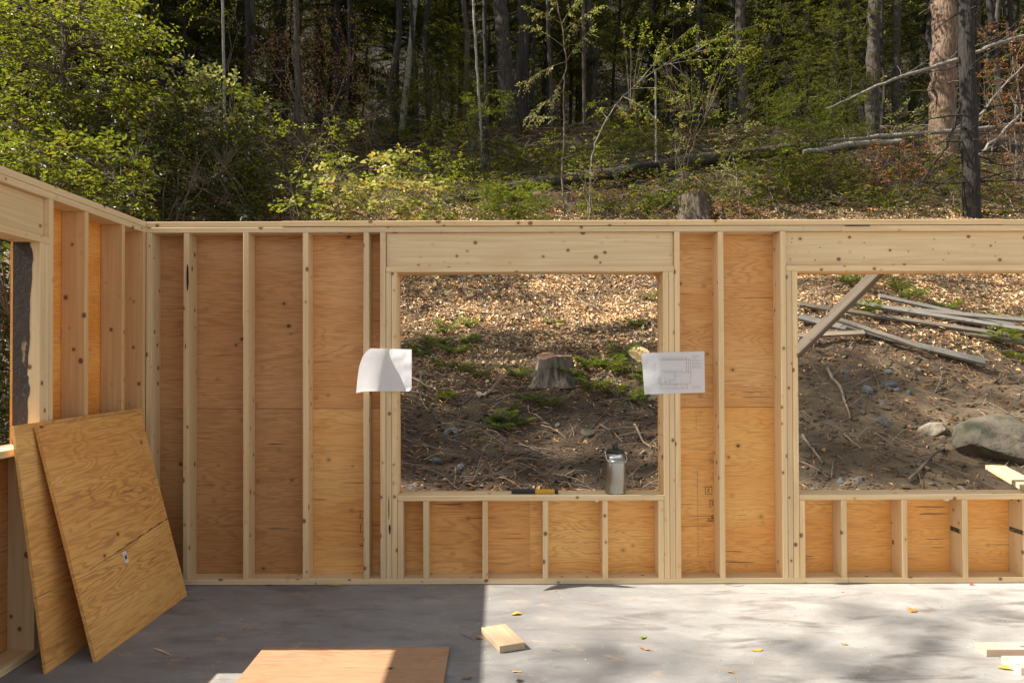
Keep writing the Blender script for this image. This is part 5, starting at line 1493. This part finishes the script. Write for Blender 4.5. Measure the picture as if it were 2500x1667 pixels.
shrub('shrub', 'loose green shrub at the foot of the forest left of centre', 'shrub', [(560, 290, 860, 430, 1), (600, 380, 800, 530, .8)], 260, (14, 16.5), M_GREEN, 8, .34, .085, .055, stems=8, stemr=.014)
shrub('shrub', 'dim green undergrowth behind the loose shrub', 'shrub', [(560, 250, 960, 340, 1)], 200, (17, 19), M_DKGREEN, 8, .4, .09, .055, stems=8, stemr=.014)
shrub('dead_leaf_vine', 'curtain of hanging rusty dead leaves left of centre in the forest', 'vine', [(640, 10, 900, 330, 1), (600, 80, 700, 240, .4)], 430, (18.5, 20.5), M_BROWN, 7, .45, .085, .035, stems=9, stemr=.02, hdir=(0, 0, -1.6), droop=.5, simple_=True)
# upright sapling with drooping lit leaves
def px_tree(name, label, stem, stemD, stemr, branches, leafmat, bark, n=9, L=.075, W=.042, twig=.3, step=.11, side=.35, cat='sapling', curve=.05, droopdir=-.45):
    w = [P(a, b, stemD) for a, b in stem]
    b0 = Vector((w[0].x, w[0].y, hz(w[0].x, w[0].y)))
    root = thing(name, label, cat, b0)
    fine = []
    full = [b0 - Vector((0, 0, .1))] + w if w[0].z > b0.z + .1 else w
    for i in range(len(full) - 1):
        for k in range(5): fine.append(full[i].lerp(full[i + 1], k / 5) + Vector((random.gauss(0, .01), random.gauss(0, .01), 0)))
    fine.append(full[-1])
    mbw = MB(); mbw.tube([p - b0 for p in fine], np.linspace(stemr, stemr * .35, len(fine)), 8)
    bases = []; dirs = []
    for (pa, pb, r) in branches:
        A = P(*pa, stemD); E = P(*pb, stemD + random.uniform(-.8, .5))
        i = min(range(len(fine)), key=lambda j: (fine[j] - A).length); A = fine[i]
        Ld = (E - A).length; m_ = max(3, int(Ld / step)); pts = []
        for k in range(m_ + 1):
            t = k / m_; p = A.lerp(E, t) + Vector((0, 0, math.sin(math.pi * t) * curve * Ld)); pts.append(p - b0)
            if t > .25:
                d = (E - A).normalized()
                for rep in range(2):
                    bases.append(tuple(p - b0)); dirs.append((d.x + random.uniform(-.5, .5), d.y + random.gauss(0, side * 2), d.z + droopdir + random.gauss(0, side)))
        mbw.tube(pts, np.linspace(r, .003, len(pts)), 5)
    mb = MB(); sprays(mb, np.array(bases), np.array(dirs), n, twig, L, W, 0, False, None, .25)
    mbw.build('stem', bark, root, True); mb.build('foliage', leafmat, root)
    return root
px_tree('sapling', 'upright thin sapling with drooping sunlit leaves in the upper middle', [(1378, 535), (1372, 430), (1377, 330), (1375, 240), (1382, 150), (1372, 60), (1355, -20)], 15.2, .022,
        [((1380, 150), (1275, 205), .01), ((1380, 120), (1285, 60), .01), ((1375, 225), (1290, 285), .009), ((1378, 180), (1350, 245), .008), ((1372, 60), (1295, 20), .01), ((1375, 80), (1460, 20), .01), ((1380, 150), (1440, 75), .01), ((1370, 50), (1340, -20), .01), ((1372, 60), (1420, -10), .01), ((1378, 290), (1310, 285), .006), ((1378, 110), (1400, 60), .008)], M_PALE, M_TWIG, 7, .085, .045, .22)
px_tree('sapling', 'leaning pale sapling arching up to the right with yellow green leaves', [(1440, 420), (1452, 350), (1475, 300), (1510, 245), (1560, 200), (1620, 160), (1690, 130)], 14.8, .016,
        [((1560, 200), (1700, 60), .01), ((1600, 170), (1760, 90), .01), ((1620, 160), (1800, 150), .01), ((1540, 215), (1650, 225), .008), ((1520, 235), (1600, 290), .008), ((1500, 260), (1530, 285), .006), ((1480, 290), (1440, 250), .006), ((1600, 180), (1610, 110), .008), ((1690, 130), (1860, 60), .01), ((1690, 130), (1830, 120), .008), ((1640, 150), (1720, 240), .008)], M_YGREEN, M_BARK_PALE, 7, .075, .042, .22, side=.5)
shrub('sapling', 'bushy yellow green sapling crown behind the leaning stem', 'sapling', [(1520, 70, 1820, 300, 1), (1450, 240, 1600, 310, .5)], 190, (15.4, 17), M_YGREEN, 7, .3, .075, .045, stems=5, stemr=.014)
shrub('sapling', 'narrow column of pale leaves beside the thin silvery pole', 'sapling', [(1635, 240, 1668, 375, 1), (1640, 20, 1690, 80, .6)], 60, (15, 15.5), M_PALE, 5, .16, .085, .055, stems=3, stemr=.008, flat=1)
shrub('sapling', 'small tangle of pale leaves at the base of the leaning sapling', 'sapling', [(1390, 360, 1470, 480, 1)], 60, (14.4, 15), M_PALE, 5, .17, .08, .05, stems=6, stemr=.008, barkmat=M_STICK)
shrub('shrub', 'pale leaved bush beside the brown stump', 'shrub', [(1740, 400, 1850, 530, 1.2), (1750, 280, 1830, 400, .8)], 130, (14.3, 15.3), M_PALE, 5, .2, .085, .055, stems=8, stemr=.010, barkmat=M_STICK)
shrub('bramble', 'heap of rusty brown leafy twigs at the right above the wall', 'bush', [(2110, 355, 2290, 440, 1), (2140, 420, 2240, 470, .5)], 170, (15.6, 16.8), M_BROWN, 7, .28, .08, .05, stems=9, stemr=.012)
shrub('bramble', 'brown and yellow leafy thicket at the far right edge', 'bush', [(2395, 60, 2540, 330, 1), (2400, 300, 2540, 470, .6)], 300, (16.2, 18.5), M_BROWN, 7, .32, .085, .055, stems=9, stemr=.018)
shrub('shrub', 'light green leafy twigs at the foot of the thick reddish tree', 'shrub', [(2170, 255, 2290, 340, 1), (2230, 330, 2330, 375, .6)], 70, (17.2, 18), M_PALE, 6, .26, .085, .05, stems=5, stemr=.01)
shrub('shrub', 'green brush in the clearing at the right above the wall', 'shrub', [(2150, 440, 2380, 528, 1), (2260, 400, 2500, 470, .8)], 260, (14.4, 16.2), M_HEML, 10, .3, .06, .014, stems=9, stemr=.01, simple_=True)
shrub('shrub', 'brown twiggy brush right of the brown stump', 'shrub', [(1740, 495, 1880, 535, 1)], 60, (13.8, 14.4), M_BROWN, 7, .2, .06, .03, stems=9, stemr=.01, barkmat=M_STICK)
def hem_spray(label, region, N, Dr, mat=M_HEM, twig=.55, hdir=(-.8, -.1, -.35), base=None, L=.085):
    return shrub('hemlock_sapling', label, 'young tree', region, int(N * 1.35), Dr, mat, 16, twig, L * 1.45, .026, stems=7, stemr=.012, hdir=hdir, simple_=True, flat=.3, dirj=.6, barkmat=M_BARK_DK, base=base, connect=.2)
hem_spray('broad drooping hemlock boughs at the upper right before the grey brown tree', [(1850, 0, 2130, 330, 1), (1930, 120, 2110, 300, .6)], 560, (18, 21.5), M_HEMO, .7)
hem_spray('sunlit hemlock boughs low at the right over the fallen log', [(1900, 230, 2120, 340, 1)], 160, (16.8, 18), M_HEML, .5)
hem_spray('dark hemlock thicket left of the big central trunk', [(960, 170, 1180, 330, 1), (1020, 60, 1130, 200, .7)], 380, (19, 22), M_HEMO, .6, (0, -.3, -.3))
hem_spray('small hemlock sapling top before the thin twin stems', [(1140, 215, 1230, 290, 1)], 40, (16.6, 17.2), M_HEML, .35, (0, -.2, .1))
hem_spray('low hemlock greenery above the wall top in the centre', [(1180, 455, 1340, 535, 1)], 130, (13.4, 14.6), M_HEML, .38, (0, -.3, .1))
hem_spray('low dark evergreen brush right of the upright sapling', [(1480, 310, 1620, 370, 1), (1230, 370, 1420, 440, .8)], 200, (17, 19.5), M_HEM, .45, (0, -.3, .1))
hem_spray('evergreen brush beneath the fallen log at right', [(1880, 385, 2090, 480, 1)], 190, (15.4, 17), M_HEM, .45, (0, -.3, .1))
shrub('undergrowth', 'yellowish low leaves on the slope at the foot of the forest', 'undergrowth', [(1030, 290, 1220, 350, 1), (1000, 380, 1150, 480, .6)], 120, (17.5, 19.5), M_YGREEN, 6, .28, .08, .05, stems=9, stemr=.008)
shrub('undergrowth', 'small green leaves scattered between the yellow shrub and the low hemlock', 'undergrowth', [(1050, 430, 1260, 535, 1)], 120, (13.2, 15), M_GREEN, 6, .22, .07, .045, stems=9, stemr=.006)
shrub('undergrowth', 'low green plants below the long mossy log', 'undergrowth', [(1430, 450, 1690, 530, 1)], 150, (13.8, 15.6), M_GREEN, 6, .2, .065, .035, stems=10, stemr=.006)
shrub('leafy_bush', 'dark leafy growth seen through the side window', 'bush', [(-120, 540, 50, 1080, 1)], 900, (5.6, 7.0), M_DKGREEN, 8, .3, .075, .05, base=(-4.6, 6.8), stems=7, stemr=.015)
def low_growth(name, N, xr, yr, mat, L, W, twig, label, seed, hgt=.45, thr=.5, n=8, cap=None):
    B_ = []; Dv = []
    while len(B_) < N:
        x = random.uniform(*xr); y = random.uniform(*yr)
        if float(vn(x / 1.3, y / 1.3, seed)) * .65 + float(vn(x / .5, y / .5, seed + 1)) * .35 < random.uniform(thr - .12, thr + .12): continue
        an = random.uniform(0, 6.28); B_.append((x, y, hz(x, y) + hgt * random.random() ** 1.6)); Dv.append((math.cos(an), math.sin(an), random.uniform(-.1, .7)))
    mb = MB(); sprays(mb, np.array(B_), np.array(Dv), n, twig, L, W, 0, True, None, .2)
    return tag(mb.build(name, mat), label, kind='stuff')
low_growth('ground_cover', 1700, (-11, 13), (14.6, 22), M_DKGREEN, .1, .055, .3, 'low dark green plants covering the upper slope', 71)
low_growth('ground_cover', 700, (-9, 12), (14.6, 21), M_GREEN, .085, .045, .26, 'low mid green plants between the logs on the upper slope', 75, .3, .56)
low_growth('ground_cover', 900, (-4, 12), (15.5, 24), M_HEM, .12, .02, .35, 'low evergreen sprigs on the forest floor', 81, .6, .52, 12)
low_growth('ground_cover', 900, (-7, 11), (14.2, 18.5), M_GREEN, .1, .06, .34, 'knee high leafy brush on the slope above the wall', 91, .95, .6, 8)
low_growth('ground_cover', 260, (-6, 11), (14.5, 19), M_YGREEN, .09, .055, .3, 'yellowing leaves among the brush above the wall', 95, .9, .66, 7)
low_growth('ground_cover', 260, (-4, 11), (14.5, 19), M_BROWN, .09, .05, .34, 'rusty dead leafy brush on the slope', 97, .7, .62, 8)
low_growth('ground_cover', 260, (-4.5, 8), (9.2, 14.5), M_GREEN, .045, .022, .14, 'small green weeds on the leafy bank', 85, .12, .58, 7)
shrub('beech_sapling', 'hanging sunlit beech leaves high at the top left of centre', 'sapling', [(470, -30, 580, 70, 1)], 26, (17, 18), M_YGREEN, 7, .4, .11, .06, stems=2, stemr=.01, hdir=(0, 0, -.8))
shrub('beech_sapling', 'small lit leafy sprays before the dark hemlock thicket', 'sapling', [(840, 60, 960, 240, 1)], 34, (18, 20), M_YGREEN, 6, .3, .1, .055, stems=3, stemr=.01)
shrub('shrub', 'olive undergrowth mixed into the yellow shrub', 'shrub', [(740, 380, 1120, 538, 1)], 260, (12.4, 14.6), M_GREEN, 8, .3, .085, .055, stems=9, stemr=.01)
# mossy rocks on the upper slope
for i, (a, b, w, h, lab) in enumerate([(960, 395, 60, 40, 'mossy rock left on the upper slope'), (1020, 420, 70, 40, 'pale lichened rock beneath the forest edge'), (1140, 405, 46, 22, 'small grey rock near the twin stems'), (1650, 455, 90, 26, 'mossy ledge under the long fallen log'), (1560, 460, 60, 22, 'lichened rock left of the mossy ledge'), (1245, 345, 60, 26, 'rock at the foot of the big central trunk')]):
    stone(a, b, w, h, M_BOULDER if i != 1 else M_SLATE, lab, 'rock', .8, 3, 80 + i, cat='rock')

# --- tall trees left of the frame: their crowns throw the soft shade on bank and slab
def shade_tree(tx, ty, targets, label, tmin=17, tmax=22, dens=150, leafmat=M_GREEN):
    root = thing('tall_tree', label, 'tree', (tx, ty, hz(tx, ty) - .1)); b0 = root.location
    mbw = MB(); mbf = MB(); B_ = []; Dv = []; zs = []
    cs = []
    for p, r, k in targets:
        t = random.uniform(tmin, tmax); c = p - SUN_DIR * t; cs.append((c, r, k))
    zmax = max(c.z for c, _, _ in cs) + 1.5
    path = [Vector((random.gauss(0, .08), random.gauss(0, .08), (zmax - b0.z) * i / 12)) for i in range(13)]
    mbw.tube(path, np.linspace(.26, .06, 13), 12)
    for c, r, k in cs:
        lc = c - b0; ia = max(1, min(11, int((lc.z - 2.0) / (zmax - b0.z) * 12))); A = path[ia]
        mbw.tube([A, (A + lc) / 2 + Vector((0, 0, .3)), lc], [.06, .04, .012], 6)
        n = int(dens * k * r * r) + 2
        for q_ in range(n):
            d = rnd_unit(1)[0] * r * random.random() ** .45; B_.append(tuple(np.array(lc) + d * np.array([1, 1, .7]))); Dv.append(tuple(rnd_unit(1)[0] * np.array([1, 1, .3])))
    sprays(mbf, np.array(B_), np.array(Dv), 9, .4, .10, .062, 0, True, None, .2)
    mbw.build('trunk', M_BARK, root, True); mbf.build('crown', leafmat, root)
    return root
def G(px, py): return ground(px, py)
tg = [(G(x_, y_), r, k) for x_, y_, r, k in ((1000, 985, .45, 1.2), (1150, 975, .5, 1.1), (1290, 985, .4, 1.1), (1420, 990, .45, 1.1), (1560, 1010, .5, 1.1), (1050, 1050, .5, 1.0), (1200, 1080, .45, .9), (1330, 1060, .35, .6), (960, 1130, .5, 1.1), (1120, 1190, .4, .8), (1480, 1120, .3, .6), (1600, 1130, .4, .7), (1280, 1170, .35, .9), (980, 1060, .6, 1.2), (1100, 1120, .6, 1.1), (1250, 1110, .5, .9), (1400, 1180, .45, 1.0), (1530, 1170, .5, 1.1), (1350, 985, .5, 1.1), (1500, 1050, .5, 1.0), (1060, 850, .4, 1.3), (1130, 852, .25, 1.2), (1480, 862, .35, 1.2), (1540, 870, .3, 1.1))]
shade_tree(-14.5, 8.0, tg, 'tall tree left of the building shading the bank outside the middle window')
tg = [(G(x_, y_), r, k) for x_, y_, r, k in ((1980, 960, .6, 1.3), (2080, 930, .6, 1.2), (2180, 930, .5, 1.2), (2060, 1110, .6, 1.3), (2180, 1110, .6, 1.3), (2400, 1180, .5, 1.1), (2480, 900, .5, 1.0), (2100, 700, .5, 1), (2440, 700, .5, 1.1), (2000, 700, .4, .8), (2000, 900, .5, 1.3), (2120, 1000, .55, 1.3), (2230, 1060, .5, 1.2), (2020, 1060, .5, 1.3), (2120, 1150, .5, 1.3), (2300, 1160, .45, 1.1), (2420, 1120, .35, .8), (2330, 950, .4, .9), (2200, 690, .6, 1.0), (2330, 700, .5, 1.0), (2040, 780, .45, .9), (2460, 760, .5, 1.0), (2450, 980, .3, .6), (1980, 1150, .4, 1.2), (2250, 840, .35, .8))]
shade_tree(-13.0, 10.5, tg, 'second tall tree left of the building shading the planks and boulder', 18, 22)
FT = [(on_floor(x_, y_), r, k) for x_, y_, r, k in ((1480, 1600, .16, .8), (1400, 1590, .10, .8), (1560, 1615, .1, .7), (2010, 1600, .17, .8), (2120, 1640, .2, .8), (2250, 1560, .2, .8), (2180, 1500, .2, .7), (2320, 1530, .2, .8), (2060, 1480, .12, .5), (1800, 1650, .16, .7), (1700, 1620, .12, .5), (2400, 1470, .15, .6), (2260, 1650, .2, .9), (1330, 1655, .14, .6), (1930, 1560, .12, .6), (2480, 1500, .15, .7))]
shade_tree(-14.0, -0.6, FT, 'tall tree west of the side wall dappling the right part of the slab', 19, 22, dens=200)
tg = [(G(x_, y_), r, k) for x_, y_, r, k in ((1150, 420, 1.1, .8), (1300, 400, 1.2, .8), (1250, 480, .9, .8), (1450, 480, .9, .8), (1550, 500, .8, .8), (1600, 440, 1.2, .8), (1800, 400, 1.1, .7), (1950, 440, .9, .7), (1450, 350, 1.4, .9), (1100, 340, 1.4, .9), (1700, 340, 1.5, .9), (1950, 320, 1.4, .9), (2080, 420, .8, .5), (700, 480, 1.2, .9), (620, 400, 1.3, .9), (800, 350, 1.4, .9))]
shade_tree(-17.0, 17.0, tg, 'big tall tree left of the bush shading the upper slope', 14, 20, dens=130)
r_ = random.Random(9)
for i in range(46):
    x = r_.uniform(-62, -22); y = r_.uniform(19, 62)
    if x > -y * .72 - 3: x -= 22
    place_con(x, y, r_.randrange(4), 'hemlock at the left edge of the forest outside the frame', group='hemlocks left of the frame', s=r_.uniform(1.1, 1.5))
# the dense dark foliage between the trunks reads as one mass
def mass(name, N, Dr, pyr, mat, L, W, twig, label, seed, thr=.42, n=10):
    r_ = random.Random(seed); B_ = []; Dv = []
    while len(B_) < N:
        a = r_.uniform(-120, 2620); b = r_.uniform(*pyr); D = r_.uniform(*Dr)
        if float(vn(a / 90, b / 60, seed)) * .6 + float(vn(a / 30, b / 24, seed + 1)) * .4 < r_.uniform(thr - .15, thr + .15): continue
        p = P(a, b, D)
        if p.z < hz(p.x, p.y) + .1: continue
        an = r_.uniform(0, 6.28); B_.append(tuple(p)); Dv.append((math.cos(an), math.sin(an), -.3))
    mb = MB(); sprays(mb, np.array(B_), np.array(Dv), n, twig, L, W, 0, True, None, .25)
    return tag(mb.build(name, mat), label, kind='stuff')
def canopy(N):  # loose leaf sprays added above the frame to keep the forest dark
    x = rng.uniform(-70, 45, N); y = rng.uniform(21, 75, N)
    z = np.maximum(.5 * y + 2.6, height(x, y) + 8) + rng.uniform(0, 6, N)
    an = rng.uniform(0, 6.28, N)
    mb = MB(); sprays(mb, np.stack([x, y, z], 1), np.stack([np.cos(an), np.sin(an), -.2 * np.ones(N)], 1), 10, 1.3, .5, .22, 0, True, None, .2)
    return tag(mb.build('shade_canopy', M_HEM), 'unseen leaf cover added high over the forest to darken it', kind='stuff')
canopy(11000)
def roof(N):  # unseen leaf sprays added overhead to cut light on the upper slope
    x = rng.uniform(-9, 24, N); y = rng.uniform(14.2, 22, N)
    k = vn(x / 2.2, y / 2.2, 63) > .36; x = x[k]; y = y[k]; n = len(x)
    z = .5 * y + 2.4 + rng.uniform(0, 3.5, n); an = rng.uniform(0, 6.28, n)
    mb = MB(); sprays(mb, np.stack([x, y, z], 1), np.stack([np.cos(an), np.sin(an), -.2 * np.ones(n)], 1), 12, .8, .2, .1, 0, True, None, .2)
    return tag(mb.build('shade_canopy', M_GREEN), 'unseen leaf cover added over the upper slope to shade it', kind='stuff')
roof(2500)
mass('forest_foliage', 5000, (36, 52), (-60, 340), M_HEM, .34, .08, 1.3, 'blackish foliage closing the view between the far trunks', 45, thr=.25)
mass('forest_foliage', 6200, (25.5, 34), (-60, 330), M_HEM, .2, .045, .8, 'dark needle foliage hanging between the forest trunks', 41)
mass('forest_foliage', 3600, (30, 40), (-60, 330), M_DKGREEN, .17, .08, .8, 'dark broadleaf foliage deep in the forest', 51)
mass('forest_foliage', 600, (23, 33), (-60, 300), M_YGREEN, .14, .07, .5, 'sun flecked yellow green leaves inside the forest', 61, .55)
for x, y, k, s_ in ((-12, 20, 1, 1.2), (-16, 23, 3, 1.2), (-20, 19, 1, 1.3), (-13, 25, 0, 1.3), (-22, 25, 3, 1.2), (-26, 30, 1, 1.3), (-18, 29, 1, 1.3), (-9.5, 22.5, 2, 1.2)):
    place_con(x, y, k, 'hemlock at the left edge of the forest outside the frame', group='hemlocks left of the frame', s=s_)
